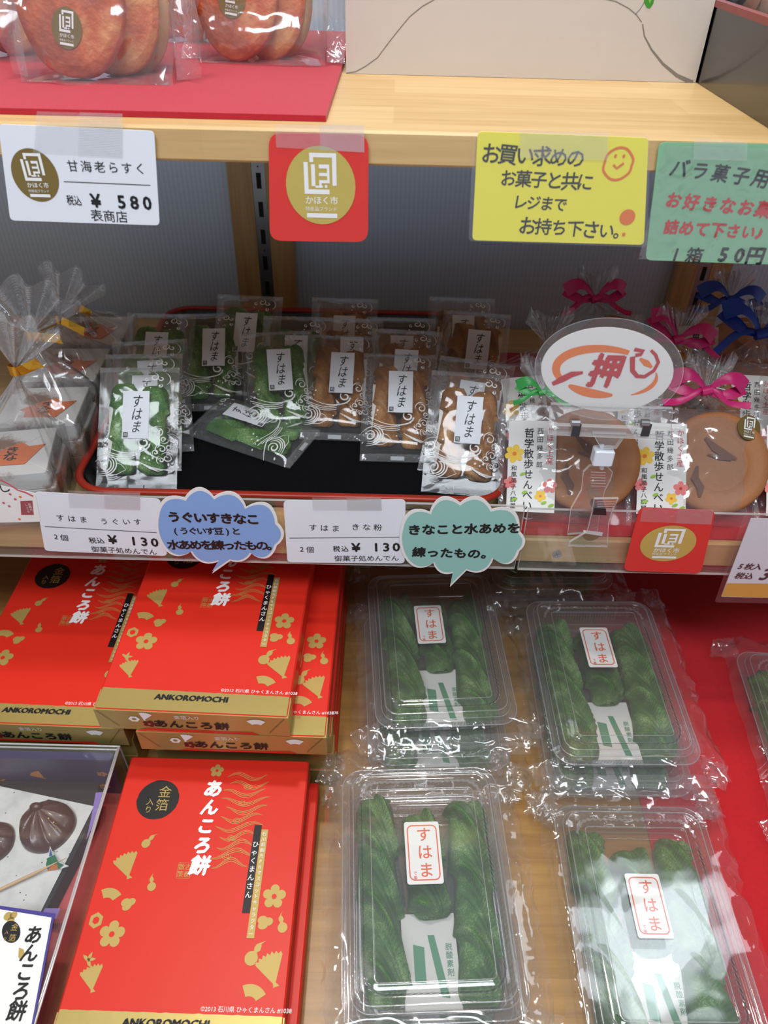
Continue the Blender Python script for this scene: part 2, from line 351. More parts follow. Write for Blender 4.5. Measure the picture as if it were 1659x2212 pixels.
# the display table: a board sloping gently up to the back on a plinth
B0, BS = 0.6029, 0.05
def Bz(y): return B0+BS*y
mb = MB(); mb.add([(x, y, Bz(y)-d) for d in (0.02, 0) for y in (0.0, YW-0.018) for x in (-1.0, 1.0)], [(0, 2, 3, 1), (4, 5, 7, 6), (0, 1, 5, 4), (2, 6, 7, 3), (0, 4, 6, 2), (1, 3, 7, 5)], WOODA)
tag(mb.build('display_table_board'), 'lowest laminated wood board carrying the boxes and the clear tubs', 'table')
mb = MB(); mb.box(-1.0, 1.0, 0.04, YW-0.018, 0.0, 0.5825, WOODP); tag(mb.build('display_plinth'), 'wooden plinth under the lowest display board', 'plinth')
def cloth(name, label, x0, x1, y0, y1, zf, M_, th=0.0016, amp=0.0006, skew=0.0):
    mb = MB()
    def top(u, v):
        x = x0+(x1-x0)*u+skew*(1-v)*(u); y = y0+(y1-y0)*v+0.0016*fbm(u*7, 3.1)*(1-v)
        return (x, y, zf(y)+th+amp*(1+fbm(x*28, y*28, 1.7))*min(1, v*10)*min(1, (1-u)*14+0.05))
    mb.grid(top, 60, 30, M_)
    n = 60; e = [top(i/n, 0) for i in range(n+1)]; mb.loft([[(a, b, zf(b)+0.0002) for a, b, c in e], e], M_, False, False, closed=False)
    e = [top(1, i/30) for i in range(31)]; mb.loft([[(a, b, zf(b)+0.0002) for a, b, c in e], e], M_, False, False, closed=False)
    return tag(mb.build(name), label, 'cloth')
cloth('felt_cloth', 'crimson felt cloth on the top shelf under the bags of rusks', -0.95, -0.040, 0.4935, 0.84, lambda y: ZU1, FELT, th=0.0035, amp=0.0009)
cloth('felt_cloth', 'dark red felt cloth under the senbei bags on the middle shelf', 0.115, 0.95, 0.480, 0.80, lambda y: Z2-0.0018, FELT2)
cloth('felt_cloth', 'deep red felt cloth on the lowest board right of the tubs', 0.236, 0.95, 0.03, 0.82, Bz, FELT2)

# ------------------------------------------------------------------ printed emblem shared by the gold stickers
def emblem(mb, cx, cy, r, z, gold, white=WINK, ry=None, text=True, M=None, lift=0.00012):
    ry = ry or r
    mb.disc(cx, cy, r, z, gold, 40, ry=ry, M=M); z2 = z+lift
    zc_ = [z2]
    def R(a, b, c, d):
        zc_[0] += 0.000012; mb.poly([(cx+a*r, cy+c*ry), (cx+b*r, cy+c*ry), (cx+b*r, cy+d*ry), (cx+a*r, cy+d*ry)], zc_[0], white, M)
    R(-.47, -.35, -.20, .60); R(-.35, .25, -.20, -.08)
    R(-.30, .46, .72, .83); R(.34, .46, .02, .72); R(-.30, -.19, .60, .72)
    R(-.26, -.15, .0, .55); R(-.04, .26, .45, .55); R(-.04, .26, .26, .34); R(-.04, .26, .08, .16); R(.19, .26, .08, .55); R(-.04, .03, -.02, .16); R(-.15, .06, -.04, .02); R(.12, .19, -.04, .04)
    R(-.43, .46, -.82, -.70)
    if text:
        mb.chars('かほく市', cx-.345*r, cy-.36*ry, .245*r, white, z2, off=0.012, M=M, gx=.98)
        mb.chars('特産品ブランド', cx-.40*r, cy-.585*ry, .13*r, white, z2, M=M, gx=1.02)

def sign(name, label, cat, corner_px, y, material, r=0.003, th=0.0006, lean=0, spin=0, group=None):
    a = at_y(*corner_px[0], y); b = at_y(*corner_px[2], y); c = (a+b)/2
    t = thing(name, label, cat, wallpose(c.x, y, c.z, spin, lean), group); t.empty_display_size = 0.01
    f = Frame(t.matrix_world.copy()); P = f.pts(corner_px)
    mb = MB(); mb.prism(quadcard(P, r), -th, 0, material); return t, f, mb
def tape(f, px, parent, z=0.0004, ribbed=True, dx=4, name='tape'):
    P = f.pts(px); mb = MB(); mb.poly(P, z, TAPE)
    a = sum(P[i][0]*P[(i+1) % 4][1]-P[(i+1) % 4][0]*P[i][1] for i in range(4))
    n = 26
    if ribbed:
        for k in range(n+1):
            u = k/n; p = (P[0][0]*(1-u)+P[1][0]*u, P[0][1]*(1-u)+P[1][1]*u); q = (P[3][0]*(1-u)+P[2][0]*u, P[3][1]*(1-u)+P[2][1]*u)
            mb.stroke([p, ((p[0]*.5+q[0]*.5), (p[1]*.5+q[1]*.5))], 0.0004, TUBR, z+0.0001)
    mb.build(name, parent)

# --- price card for the shrimp rusks
ZC = YF-0.0022
t, f, mb = sign('price_card', 'white price card reading 580 yen, taped to the top shelf edge at the left', 'price card', [(345, 487), (333, 283), (-4, 268), (22, 476)], ZC, WHITEC, r=0.003)
s = f.s_(180, 400, 1)
c = f.p(76, 379); emblem(mb, c[0], c[1], 49*s, 0.0002, GOLDDK, ry=54*s)
a = f.p(160, 357); b = f.p(306, 366)
def line(mb, f, px0, px1, w, m, z=0.0003):
    mb.stroke([f.p(*px0), f.p(*px1)], w*f.s_((px0[0]+px1[0])/2, (px0[1]+px1[1])/2, 1), m, z)
def row(mb, f, text, px0, px1, size, m, z=0.0003, off=0.0, jit=0.0, sx=1, sy=1, shear=0):
    """write text with its first and last characters centred on two points of the sheet"""
    a = f.p(*px0); b = f.p(*px1); n = max(1, len(text)-1); d = ((b[0]-a[0]), (b[1]-a[1])); L = sqrt(d[0]**2+d[1]**2)
    k = f.s_((px0[0]+px1[0])/2, (px0[1]+px1[1])/2, 1)
    if abs(d[0]) >= abs(d[1]): mb.chars(text, a[0], a[1], size*k, m, z, dx=L/n, dy=0, off=off, jit=jit, sx=sx, sy=sy, rot=math.atan2(d[1], d[0]), shear=shear)
    else: mb.chars(text, a[0], a[1], size*k, m, z, dx=d[0]/n, dy=d[1]/n, off=off, jit=jit, sx=sx, sy=sy, shear=shear)
row(mb, f, '甘海老らすく', (157, 358), (303, 364), 25, BLACKI, off=0.004)
line(mb, f, (138, 392), (325, 400), 1.4, BLACKI)
row(mb, f, '税込', (152, 432), (168, 433), 22, BLACKI, sx=.72, off=.01)
row(mb, f, '¥ 580', (207, 433), (318, 438), 38, BLACKI, off=.03)
row(mb, f, '表商店', (209, 465), (263, 468), 27, BLACKI, off=.004)
mb.build('card', t)
tape(f, [(265, 340), (265, 246), (80, 240), (72, 330)], t)

# --- red square sign with the gold round sticker, top shelf
t, f, mb = sign('brand_sign', 'red square sign with round gold sticker hanging from the top shelf edge', 'sign', [(795, 523), (796, 291), (580, 287), (583, 520)], ZC, REDCARD, r=0.0075)
s = f.s_(690, 400, 1); c = f.p(693, 402)
mb.build('card', t); mb = MB(); emblem(mb, c[0], c[1], 75*s, 0.0003, GOLDCARD, ry=81*s); mb.build('sticker', t)
tape(f, [(787, 328), (787, 270), (594, 268), (597, 318)], t)

# --- yellow handwritten sign
t, f, mb = sign('notice_card', 'yellow handwritten notice with an orange smiling face, on the top shelf edge', 'sign', [(1391, 529), (1401, 298), (1032, 284), (1020, 519)], ZC, YELLOW, r=0.003)
hw = dict(off=0.012, jit=0.09)
row(mb, f, 'お買い求めの', (1061, 331), (1244, 341), 44, INKP, **hw)
row(mb, f, 'お菓子と共に', (1098, 384), (1264, 393), 38, INKP, **hw)
row(mb, f, 'レジまで', (1124, 436), (1210, 441), 33, INKP, **hw)
row(mb, f, 'お持ち下さい。', (1140, 487), (1344, 500), 39, INKP, **hw)
s = f.s_(1330, 350, 1); c = f.p(1335, 354)
mb.stroke([(c[0]+31*s*cos(a*pi/18)*(1+.04*sin(a)), c[1]+33*s*sin(a*pi/18)) for a in range(37)], 5*s, ORANGEI, 0.0003)
for dx in (-9, 9): mb.disc(c[0]+dx*s, c[1]+16*s, 3*s, 0.0003, ORANGEI, 12, ry=4*s)
mb.stroke([(c[0]-10*s, c[1]-2*s), (c[0]-1*s, c[1]-9*s), (c[0]+12*s, c[1]+2*s)], 5*s, ORANGEI, 0.0003)
c = f.p(1355, 469); mb.disc(c[0], c[1], 17.5*s, 0.0003, ORANGEI); c = f.p(1347, 506); mb.disc(c[0], c[1], 4*s, 0.0004, ORANGEI)
mb.build('card', t)
mb = MB(); mb.poly(quadcard(f.pts([(1397, 533), (1404, 292), (1022, 280), (1012, 520)]), 0.003), 0.0008, LAM); mb.build('laminate', t)
tape(f, [(1312, 345), (1313, 286), (1122, 280), (1123, 340)], t, z=0.0012, ribbed=False)

# --- green laminated sign
t, f, mb = sign('notice_card', 'glossy green handwritten sign reading 50 yen, at the right of the top shelf edge', 'sign', [(1712, 573), (1722, 312), (1424, 307), (1394, 562)], ZC, GREENP, r=0.004)
row(mb, f, 'バラ菓子用', (1468, 363), (1645, 385), 40, INKP, off=.02, jit=.06)
row(mb, f, 'お好きなお菓', (1455, 432), (1650, 452), 36, REDI, off=.035, jit=.06)
row(mb, f, '詰めて下さい♪', (1450, 490), (1650, 503), 33, REDI, off=.035, jit=.06)
row(mb, f, '1箱', (1460, 549), (1500, 552), 38, BLACKI, off=.02, jit=.03); row(mb, f, '50円', (1563, 549), (1632, 552), 42, BLACKI, off=.035)
mb.build('card', t)
mb = MB(); P = f.pts([(1712, 573), (1722, 312), (1424, 307), (1394, 562)]); g = quadcard(P, 0.004)
x0, x1, y0, y1 = min(p[0] for p in g), max(p[0] for p in g), min(p[1] for p in g), max(p[1] for p in g)
mb.grid(lambda u, v: (x0+.003+(x1-x0-.004)*u, y0+.002+(y1-y0-.004)*v, 0.0012+0.0006*sin(u*9+v*4)+0.0005*fbm(u*6, v*6)), 30, 24, film('glossy_laminate', haze=0.02, rough=0.10, crinkle=0.5, cscale=90, f0=0.10)); mb.build('laminate', t)
tape(f, [(1610, 345), (1612, 304), (1497, 296), (1495, 342)], t, z=0.0024, ribbed=False)

# --- white carton with a die-cut curved flap
c0 = Vector((-0.0365, 0.648, ZU1)); wB = 0.2615
t = thing('white_carton', 'large grey-white cardboard carton with a curved die-cut flap on the top shelf', 'box', pose(c0.x+wB/2, 0.648, ZU1+0.0002, -0.6))
mb = MB(); mb.box(-wB/2, wB/2, 0, 0.17, 0, 0.22, CARTON); mb.build('body', t)
f = Frame(t.matrix_world @ Matrix.Rotation(pi/2, 4, 'X'))
TM = Matrix.Rotation(pi/2, 4, 'X')
mb = MB()
fl = [(748, 158), (768, 155), (790, 143), (815, 125), (845, 85), (865, 60), (885, 36), (912, 14), (940, -2), (985, -14), (1050, -18), (1180, -16), (1280, -8), (1330, 3), (1358, 18), (1375, 32), (1386, 48)]
fr = [(1388, 52), (1392, 78), (1408, 108), (1432, 138), (1462, 163), (1496, 179)]
mb.stroke(f.pts(fl, 0.0002), 0.0006, CARTOND, 0.0002, TM); mb.stroke(f.pts(fr, 0.0002), lambda u: 0.0008+0.0022*u*u, CARTOND, 0.0002, TM)
mb.stroke(f.pts([(1372, 32), (1384, 18), (1392, 4)], 0.0002), 0.0005, CARTOND, 0.0002, TM)
mb.build('cut_line', t)
LEAF = mat('green_print', (60, 150, 50), 0.4); LEAFL = mat('light_green_print', (140, 190, 80), 0.4)
mb = MB(); mb.poly(f.pts([(1391, -6), (1414, -6), (1411, 8), (1404, 18), (1397, 16), (1392, 6)], 0.0004), 0.0004, LEAF, TM); mb.poly(f.pts([(1399, -6), (1408, -6), (1404, 9)], 0.0006), 0.0006, LEAFL, TM); mb.build('printed_leaf', t)

# --- deep black lacquer box with red rim at the right, holding wrapped sweets
a = at_z(1512, 150, ZU1); 
t = thing('lacquer_box', 'deep black lacquer box with a red rim at the right end of the top shelf', 'box', pose(0.2262, 0.478, ZU1+0.0002, 0))
mb = MB(); hB = 0.0475; wB = 0.26; lB = 0.27
mb.box(0, wB, 0, 0.004, 0, hB, LACQ); mb.box(0, 0.004, 0.004, lB, 0, hB, LACQ); mb.box(wB-0.004, wB, 0.004, lB, 0, hB, LACQ); mb.box(0.004, wB-0.004, lB-0.004, lB, 0, hB, LACQ); mb.box(0.004, wB-0.004, 0.004, lB-0.004, 0, 0.004, LACQ); mb.build('body', t)
mb = MB(); DR = mat('dull_red_rim', (140, 62, 58), 0.4)
mb.box(-0.001, wB+0.001, -0.001, 0.0055, hB, hB+0.004, DR); mb.box(-0.001, 0.0055, 0.0055, lB, hB, hB+0.004, DR); mb.box(wB-0.0055, wB+.001, 0.0055, lB, hB, hB+0.004, DR); mb.build('rim', t)
BROWNS = mat('brown_baked_sweet', (128, 76, 40), 0.6, var=0.25, scale=80, bump=0.3, bscale=200)
def crumple_bag(label, x, y, z, w, l, h, seed, core, fm=FILMB, name='sweet_bag', group=None, nub=True):
    t = thing(name, label, 'bag of sweets', pose(x, y, z, seed*17 % 40-20), group)
    mb = MB()
    def fn(a, b):
        th = a*2*pi; ph = b*pi; s_ = sin(ph)**0.6
        X, Y, Z_ = cos(th)*s_*w/2, sin(th)*s_*l/2, (1-cos(ph))/2*h
        k = 1+0.16*ridge(X*40+seed, Y*40, Z_*40)+0.06*fbm(X*120, Y*120, Z_*120+seed)
        return (X*k*0.9, Y*k*0.9, max(0.0, Z_*(0.9+0.1*k)))
    mb.grid(fn, 36, 20, fm); mb.build('film', t)
    mb = MB()
    def fc(a, b):
        th = a*2*pi; ph = b*pi; s_ = sin(ph)**0.8; return (cos(th)*s_*w*.33, sin(th)*s_*l*.33, (1-cos(ph))/2*h*.62+0.001)
    mb.grid(fc, 20, 12, core); mb.build('sweet', t)
    return t
for k, (x, y, w, lab) in enumerate(((0.285, 0.56, 0.066, 'clear-wrapped brown sweet nearest the front in the black lacquer box'), (0.288, 0.635, 0.07, 'clear-wrapped brown sweet in the middle of the black lacquer box'), (0.290, 0.71, 0.07, 'clear-wrapped brown sweet at the back of the black lacquer box'))):
    crumple_bag(lab, x, y, ZU1+0.005, w, 0.07, 0.078, k+3, BROWNS)

# --- shrimp rusks in cellophane
m_, t_, b_, N_, L_ = nt('shrimp_rusk')
tc = N_.new('ShaderNodeTexCoord'); n1 = N_.new('ShaderNodeTexNoise'); n1.inputs['Scale'].default_value = 30; n1.inputs['Detail'].default_value = 5; L_.new(tc.outputs['Object'], n1.inputs['Vector'])
cr = N_.new('ShaderNodeValToRGB'); cr.color_ramp.elements[0].position = 0.36; cr.color_ramp.elements[0].color = srgb(158, 66, 32); cr.color_ramp.elements[1].position = 0.62; cr.color_ramp.elements[1].color = srgb(216, 156, 98)
e = cr.color_ramp.elements.new(0.48); e.color = srgb(200, 98, 48); L_.new(n1.outputs['Fac'], cr.inputs[0]); L_.new(cr.outputs[0], b_.inputs['Base Color']); b_.inputs['Roughness'].default_value = 0.6
n2 = N_.new('ShaderNodeTexNoise'); n2.inputs['Scale'].default_value = 260; L_.new(tc.outputs['Object'], n2.inputs['Vector']); bp = N_.new('ShaderNodeBump'); bp.inputs['Strength'].default_value = 0.6; bp.inputs['Distance'].default_value = 0.0015; L_.new(n2.outputs['Fac'], bp.inputs['Height']); L_.new(bp.outputs[0], b_.inputs['Normal'])
RUSK = m_
CREAM = mat('pale_bread_crumb', (226, 190, 130), 0.7, var=0.15, scale=120, bump=0.4, bscale=300)
def slab(mb, cx, cz, rx, rz, y0, th, M_, M, seed=0, core=None):
    n = 40; base = []
    for k in range(n):
        a = 2*pi*k/n; r = 1+0.04*fbm(cos(a)*1.5+seed, sin(a)*1.5); base.append((cx+rx*r*cos(a)*(1-0.10*sin(a)), cz+rz*r*sin(a)))
    L = []
    for sc, d in ((0.86, 0), (0.97, 0.0012), (1, 0.003), (1, th-0.003), (0.97, th-0.0012), (0.86, th)):
        L.append([(cx+(x-cx)*sc, y0+d, cz+(z-cz)*sc) for x, z in base][::-1])
    mb.loft(L, M_, smooth=True, M=M)
def rusk_bag(label, x, y, w, h, sx, emb=True, seed=1, yaw=0, rx=0.031, tilt=-14, group=None, sh=0.0):
    M0 = pose(x, y, ZU1+0.0046, yaw); t = thing('rusk_bag', label, 'bag of rusks', M0, group)
    T = Matrix.Rotation(radians(tilt), 4, 'X')
    mb = MB(); slab(mb, sx, 0.052, rx, 0.050, 0, 0.012, RUSK, T, seed); mb.build('rusk', t)
    mb = MB(); slab(mb, sx+0.026, 0.054, rx*.9, 0.049, 0.016, 0.011, RUSK, T @ Matrix.Rotation(radians(14), 4, 'Z'), seed+5); mb.build('rusk', t)
    mb = MB(); slab(mb, sx+0.040, 0.053, rx*.8, 0.046, 0.032, 0.011, CREAM, T @ Matrix.Rotation(radians(20), 4, 'Z'), seed+9); mb.build('rusk', t)
    if emb:
        mb = MB(); emblem(mb, 0, 0, 0.0098, 0, GOLDDK, ry=0.0118, lift=0.0003)
        o = mb.build('sticker', t); o.matrix_local = T @ Matrix.Translation((sx-0.002, -0.0006, 0.040+sh)) @ Matrix.Rotation(radians(90), 4, 'X') @ Matrix.Rotation(radians(-8), 4, 'Z')
    mb = MB(); D = 0.052
    def front(u, v):
        X = (u-.5)*w*(1+0.05*sin(v*5)); Z = v*h
        Y = -0.004-0.006*sin(pi*u)+0.006*ridge(X*30+seed, Z*30)+0.004*ridge(X*90, Z*60+seed)*(abs(u-.5)*1.6)+Z*0.22
        return (X+0.003*fbm(Z*60, seed), Y, Z)
    def back(u, v):
        X = (u-.5)*w*(1+0.05*sin(v*5)); Z = v*h; return (X, D*sin(pi*u)**.4+0.004*ridge(X*40+seed, Z*30, 4)+Z*0.2, Z+.0005)
    mb.grid(front, 46, 34, FILMB); mb.grid(back, 30, 20, FILMB)
    mb.grid(lambda u, v: ((u-.5)*w*.95, -0.004+(D-0.004)*v*sin(pi*u)**.35, 0.0006), 16, 8, FILMB)
    for sgn in (-1, 1):
        mb.grid(lambda u, v: (sgn*(w/2+0.014*u+0.004*fbm(v*22, sgn*3+seed)*u), 0.010+0.012*u*sin(v*9+seed)+v*h*0.2, v*h*(1-0.04*u)+0.001), 8, 30, FILMS)
    mb.build('cellophane', t); return t
RG = 'bags of shrimp rusks on the top shelf'
rusk_bag('bag of orange shrimp rusks at the left of the top shelf, gold sticker facing front', -0.196, 0.566, 0.100, 0.17, -0.014, seed=2, group=RG, rx=.034, sh=-.0095)
rusk_bag('bag of orange shrimp rusks on the top shelf beside the white carton', -0.100, 0.652, 0.096, 0.17, -0.018, seed=6, yaw=-2, group=RG)
rusk_bag('bag of shrimp rusks cut off by the left edge, behind the stickered rusk bag', -0.290, 0.640, 0.10, 0.17, -0.02, emb=False, seed=11, group=RG)
rusk_bag('bag of shrimp rusks standing furthest back between the two stickered rusk bags', -0.150, 0.745, 0.10, 0.17, -0.02, emb=False, seed=15, group=RG)

# ------------------------------------------------------------------ black tray with red rim on the middle shelf
TX0, TX1, TY0, TY1 = -0.2685, 0.1078, 0.4995, 0.8690
t = thing('serving_tray', 'black textured serving tray with a red rim on the middle shelf', 'tray', pose((TX0+TX1)/2, (TY0+TY1)/2, Z2+0.0002))
hw_, hl = (TX1-TX0)/2, (TY1-TY0)/2
def rr(i, z, r=0.034): return [(x, y, z) for x, y in rrect(-hw_+i, hw_-i, -hl+i, hl-i, max(0.004, r-i), 8)]
mb = MB(); mb.loft([rr(0.012, 0), rr(0.004, 0.004), rr(0.0005, 0.0155)], LACQ, True, False, True); mb.loft([rr(0.0062, 0.0155), rr(0.010, 0.006), rr(0.014, 0.0035)], LACQ, False, False, True); mb.build('body', t)
mb = MB(); mb.loft([rr(0.0004, 0.0150), rr(-0.0003, 0.0165), rr(0.001, 0.0182), rr(0.0052, 0.0182), rr(0.0066, 0.0165), rr(0.0064, 0.0150)], LACQR, False, False, True); mb.build('rim', t, label='brick red rim')
mb = MB(); mb.add(rr(0.0135, 0.0036), [tuple(range(len(rr(0, 0))))], LACQM); mb.build('liner', t, label='black woven-textured liner')
TZ = Z2+0.004

def powder(name, dark, mid, pale, dust, amt=0.5):
    m, tt, b, N, L = nt(name)
    tc = N.new('ShaderNodeTexCoord'); a = N.new('ShaderNodeTexNoise'); a.inputs['Scale'].default_value = 55; a.inputs['Detail'].default_value = 6; L.new(tc.outputs['Object'], a.inputs['Vector'])
    cr = N.new('ShaderNodeValToRGB'); E_ = cr.color_ramp.elements; E_[0].position = 0.3; E_[0].color = srgb(*dark); E_[1].position = 0.72; E_[1].color = srgb(*pale); e = E_.new(0.5); e.color = srgb(*mid); L.new(a.outputs['Fac'], cr.inputs[0])
    g = N.new('ShaderNodeTexNoise'); g.inputs['Scale'].default_value = 900; g.inputs['Detail'].default_value = 2; L.new(tc.outputs['Object'], g.inputs['Vector'])
    h = N.new('ShaderNodeMath'); h.operation = 'MULTIPLY'; L.new(g.outputs['Fac'], h.inputs[0]); L.new(a.outputs['Fac'], h.inputs[1])
    r = N.new('ShaderNodeMapRange'); r.inputs['From Min'].default_value = 0.27; r.inputs['From Max'].default_value = 0.42; r.inputs['To Max'].default_value = amt; L.new(h.outputs[0], r.inputs[0])
    mx = N.new('ShaderNodeMix'); mx.data_type = 'RGBA'; L.new(r.outputs[0], mx.inputs[0]); L.new(cr.outputs[0], mx.inputs[6]); mx.inputs[7].default_value = srgb(*dust); L.new(mx.outputs[2], b.inputs['Base Color'])
    b.inputs['Roughness'].default_value = 0.75
    bp = N.new('ShaderNodeBump'); bp.inputs['Strength'].default_value = 0.5; bp.inputs['Distance'].default_value = 0.0008; L.new(g.outputs['Fac'], bp.inputs['Height']); L.new(bp.outputs[0], b.inputs['Normal'])
    return m
PGREEN = powder('green_soy_sweet', (38, 84, 22), (62, 116, 36), (96, 150, 62), (190, 206, 160), 0.55)
PBROWN = powder('brown_soy_sweet', (126, 76, 30), (160, 104, 48), (190, 134, 74), (226, 190, 140), 0.4)

def twist(mb, x, y0, y1, zc, R_, a, b, turns, ph, M_, sq=0.7, n=56, bend=0.0, rot=0.0):
    """two flat grooved strands twisted round one another like a cruller"""
    L0 = y1-y0; c, d = cos(rot), sin(rot)
    for st in (0, pi):
        loops = []
        for i in range(n+1):
            u = i/n; f = ph+st+turns*2*pi*u; env = min(1, 0.55+3.2*min(u, 1-u)); m = 18; lp = []
            cx, cz = R_*cos(f), R_*sin(f)*sq; tx, tz = -sin(f), cos(f)
            for k in range(m):
                q = 2*pi*k/m; e1 = a*env*(abs(cos(q))**0.75)*(1 if cos(q) >= 0 else -1); e2 = b*env*sin(q)*(1+0.22*cos(3.2*pi*e1/a/2.0))
                X = cx+tx*e1+cos(f)*e2; Z = cz+(tz*e1+sin(f)*e2)*sq
                slant = e1*0.55*(-1)
                X0, Y0 = x+X+bend*sin(pi*u), y0+L0*u+slant*sin(f)*0.8
                yy = Y0-(y0+L0/2); xx = X0-x
                lp.append((x+xx*c-yy*d, y0+L0/2+xx*d+yy*c, max(zc+Z, 0.0004)))
            loops.append(lp)
        mb.loft(loops, M_, smooth=True)
    return mb

def braid(mb, x0, y0, y1, z0, w, th, lobe, ph, M_, bend=0.0, rot=0.0, nx=22, ny=100, seed=0.0):
    """flat grooved ribbon of dough twisted on itself: slanting overlapping lobes, each with lengthwise grooves"""
    L_ = y1-y0; c, d = cos(rot), sin(rot)
    def hgt(xn, y):
        p = y/lobe+1.30*((xn+1)/2)**2.1+ph; f = p % 1.0
        s_ = min(1, f/0.07); s_ = s_*s_*(3-2*s_); s_ *= (1-0.86*max(0, (f-.07)/.93)**.95)*(.94+.12*exp(-((f-.10)/.06)**2))
        g = sum(exp(-((f-q)/.05)**2) for q in (.38, .66))
        return s_, g
    def surf(u, v):
        y = y0+L_*v; e = min(1, sqrt(max(0, min(v, 1-v))*16)); xn = 2*u-1
        sa, ga = hgt(xn, y-y0); wl = w*(0.72+0.30*sa)*(0.55+.45*e)*(1+.05*fbm(y*40, seed))
        prof = max(0, 1-abs(xn)**2.6)**.55
        z = z0+(th*(0.24+0.80*sa)-0.0010*ga*(th/.012))*prof*(.25+.75*e)
        xx = xn*wl+bend*sin(pi*v); yy = (y-y0-L_/2)
        return (x0+xx*c-yy*d, y0+L_/2+xx*d+yy*c, z)
    mb.grid(surf, nx, ny, M_)
    mb.grid(lambda u, v: (surf(1-u, v)[0], surf(1-u, v)[1], z0-.0015*(1-abs(2*u-1)**3) if 0 < u < 1 else surf(1-u, v)[2]), 8, 30, M_)
    return mb

PW, PL = 0.066, 0.105
def bul(x, y, k=1.0):
    u = x/PW+0.5; v = y/PL; e = max(0, 1-abs(2*u-1)**5)*max(0, 1-abs(2*v-1)**9)
    return 0.0115*k*e+0.0009*ridge(x*55, y*40, k)*e
def curl(mb, cx, cy, r, turns, a0, sgn, w, tail=None, k=1.0, n=34):
    P = []
    for i in range(n):
        u = i/(n-1); a = a0+sgn*turns*2*pi*u; rr_ = r*(0.25+0.75*u); P.append((cx+rr_*cos(a), cy+rr_*sin(a)))
    if tail: P += tail
    mb.stroke(P, lambda u: w*(0.45+0.9*sin(pi*min(1, u*1.0))**.7), WINK, lambda x, y: bul(x, y, k)+0.0005)
def waveprint(mb, k=1.0):
    U = lambda u, v: ((u-.5)*PW, v*PL)
    def arc(cx, cy, r, a0, a1, w, ry=None):
        ry = ry or r; mb.stroke([(cx+r*cos(a0+(a1-a0)*i/16), cy+ry*sin(a0+(a1-a0)*i/16)) for i in range(17)], lambda u: w*(0.25+sin(pi*u)), WINK, lambda x, y: bul(x, y, k)+0.0005)
    def dot(u, v, r): x, y = U(u, v); mb.poly([(x+r*cos(i*pi/4), y+r*sin(i*pi/4)) for i in range(8)], lambda x, y: bul(x, y, k)+0.0005, WINK)
    # the large curling crest with its long sweep to the left
    cx, cy = U(.63, .36); tl = []
    for i in range(1, 22):
        t_ = i/21; tl.append((cx+0.0045-t_*0.040, cy-0.0052-0.0062*sin(t_*pi*.8)+0.010*t_*t_))
    curl(mb, cx, cy, 0.0046, 0.95, 2.2, -1, 0.0011, k=k)
    mb.stroke([(cx+0.0046, cy-0.001)]+[(cx+0.0046-0.0008*i, cy-0.003-0.0008*i) for i in range(1, 4)]+tl[1:], lambda u: 0.0013*(1-u*0.75), WINK, lambda x, y: bul(x, y, k)+0.0005)
    for s_ in (1, 2, 3):
        mb.stroke([(a_-0.004, b_-0.0017*s_) for a_, b_ in tl[3:20-s_]], lambda u: 0.0006, WINK, lambda x, y: bul(x, y, k)+0.0005)
    # lower-left whirl
    cx, cy = U(.13, .19); curl(mb, cx, cy, 0.0048, 1.3, 0.5, 1, 0.0009, k=k)
    for j in range(1, 4): arc(cx, cy, 0.0048+0.0022*j, -1.9, 1.1, 0.0009, 0.0040+0.0016*j)
    arc(cx+0.004, cy+0.001, 0.016, 1.3, 2.6, 0.0007, 0.007)
    mb.stroke([U(.16, .11), U(.30, .11), U(.42, .145), U(.36, .185), U(.30, .20)], 0.0005, WINK, lambda x, y: bul(x, y, k)+0.0005)
    # right-hand cluster
    for u, v, r, t0 in ((.80, .44, .0040, 1.2), (.84, .31, .0034, 2.0), (.77, .28, .0026, 3.0), (.90, .24, .0034, 0.4), (.86, .39, .0022, 4), (.92, .33, .0026, 5), (.84, .22, .0022, 2)):
        x, y = U(u, v); curl(mb, x, y, r, 1.15, t0, 1, 0.0007, k=k, n=22)
        arc(x, y, r+0.0013, t0, t0+2.2, 0.0006)
    for j in range(5): mb.stroke([U(.57+.03*j, .205-.012*j), U(.72+.02*j, .165-.008*j), U(.96, .14-.004*j+.012*j)], 0.0005, WINK, lambda x, y: bul(x, y, k)+0.0005)
    # top-right whirl
    x, y = U(.73, .89); curl(mb, x, y, .0036, 1.2, 0.3, 1, 0.0007, k=k, n=22); curl(mb, x+.0055, y-.001, .0026, 1, 2.3, -1, 0.0007, k=k, n=18); curl(mb, x-.0058, y-.0022, .0018, 1, 1.3, -1, 0.0006, k=k, n=14)
    arc(x+.006, y-.001, .0062, -0.9, 1.2, .0006); curl(mb, x+.005, y-.0075, .0018, 1, 1, 1, .0006, k=k, n=14)
    for u, v, r in ((.04, .36, .0006), (.10, .35, .0005), (.14, .40, .0006), (.15, .345, .0010), (.20, .37, .0006), (.03, .15, .0008), (.48, .18, .0006), (.64, .235, .0009), (.71, .265, .0007), (.66, .30, .0006), (.74, .235, .0009), (.70, .22, .0007), (.62, .83, .0006), (.80, .82, .0006), (.69, .80, .0005), (.79, .53, .0005), (.22, .41, .0009)): dot(u, v, r)

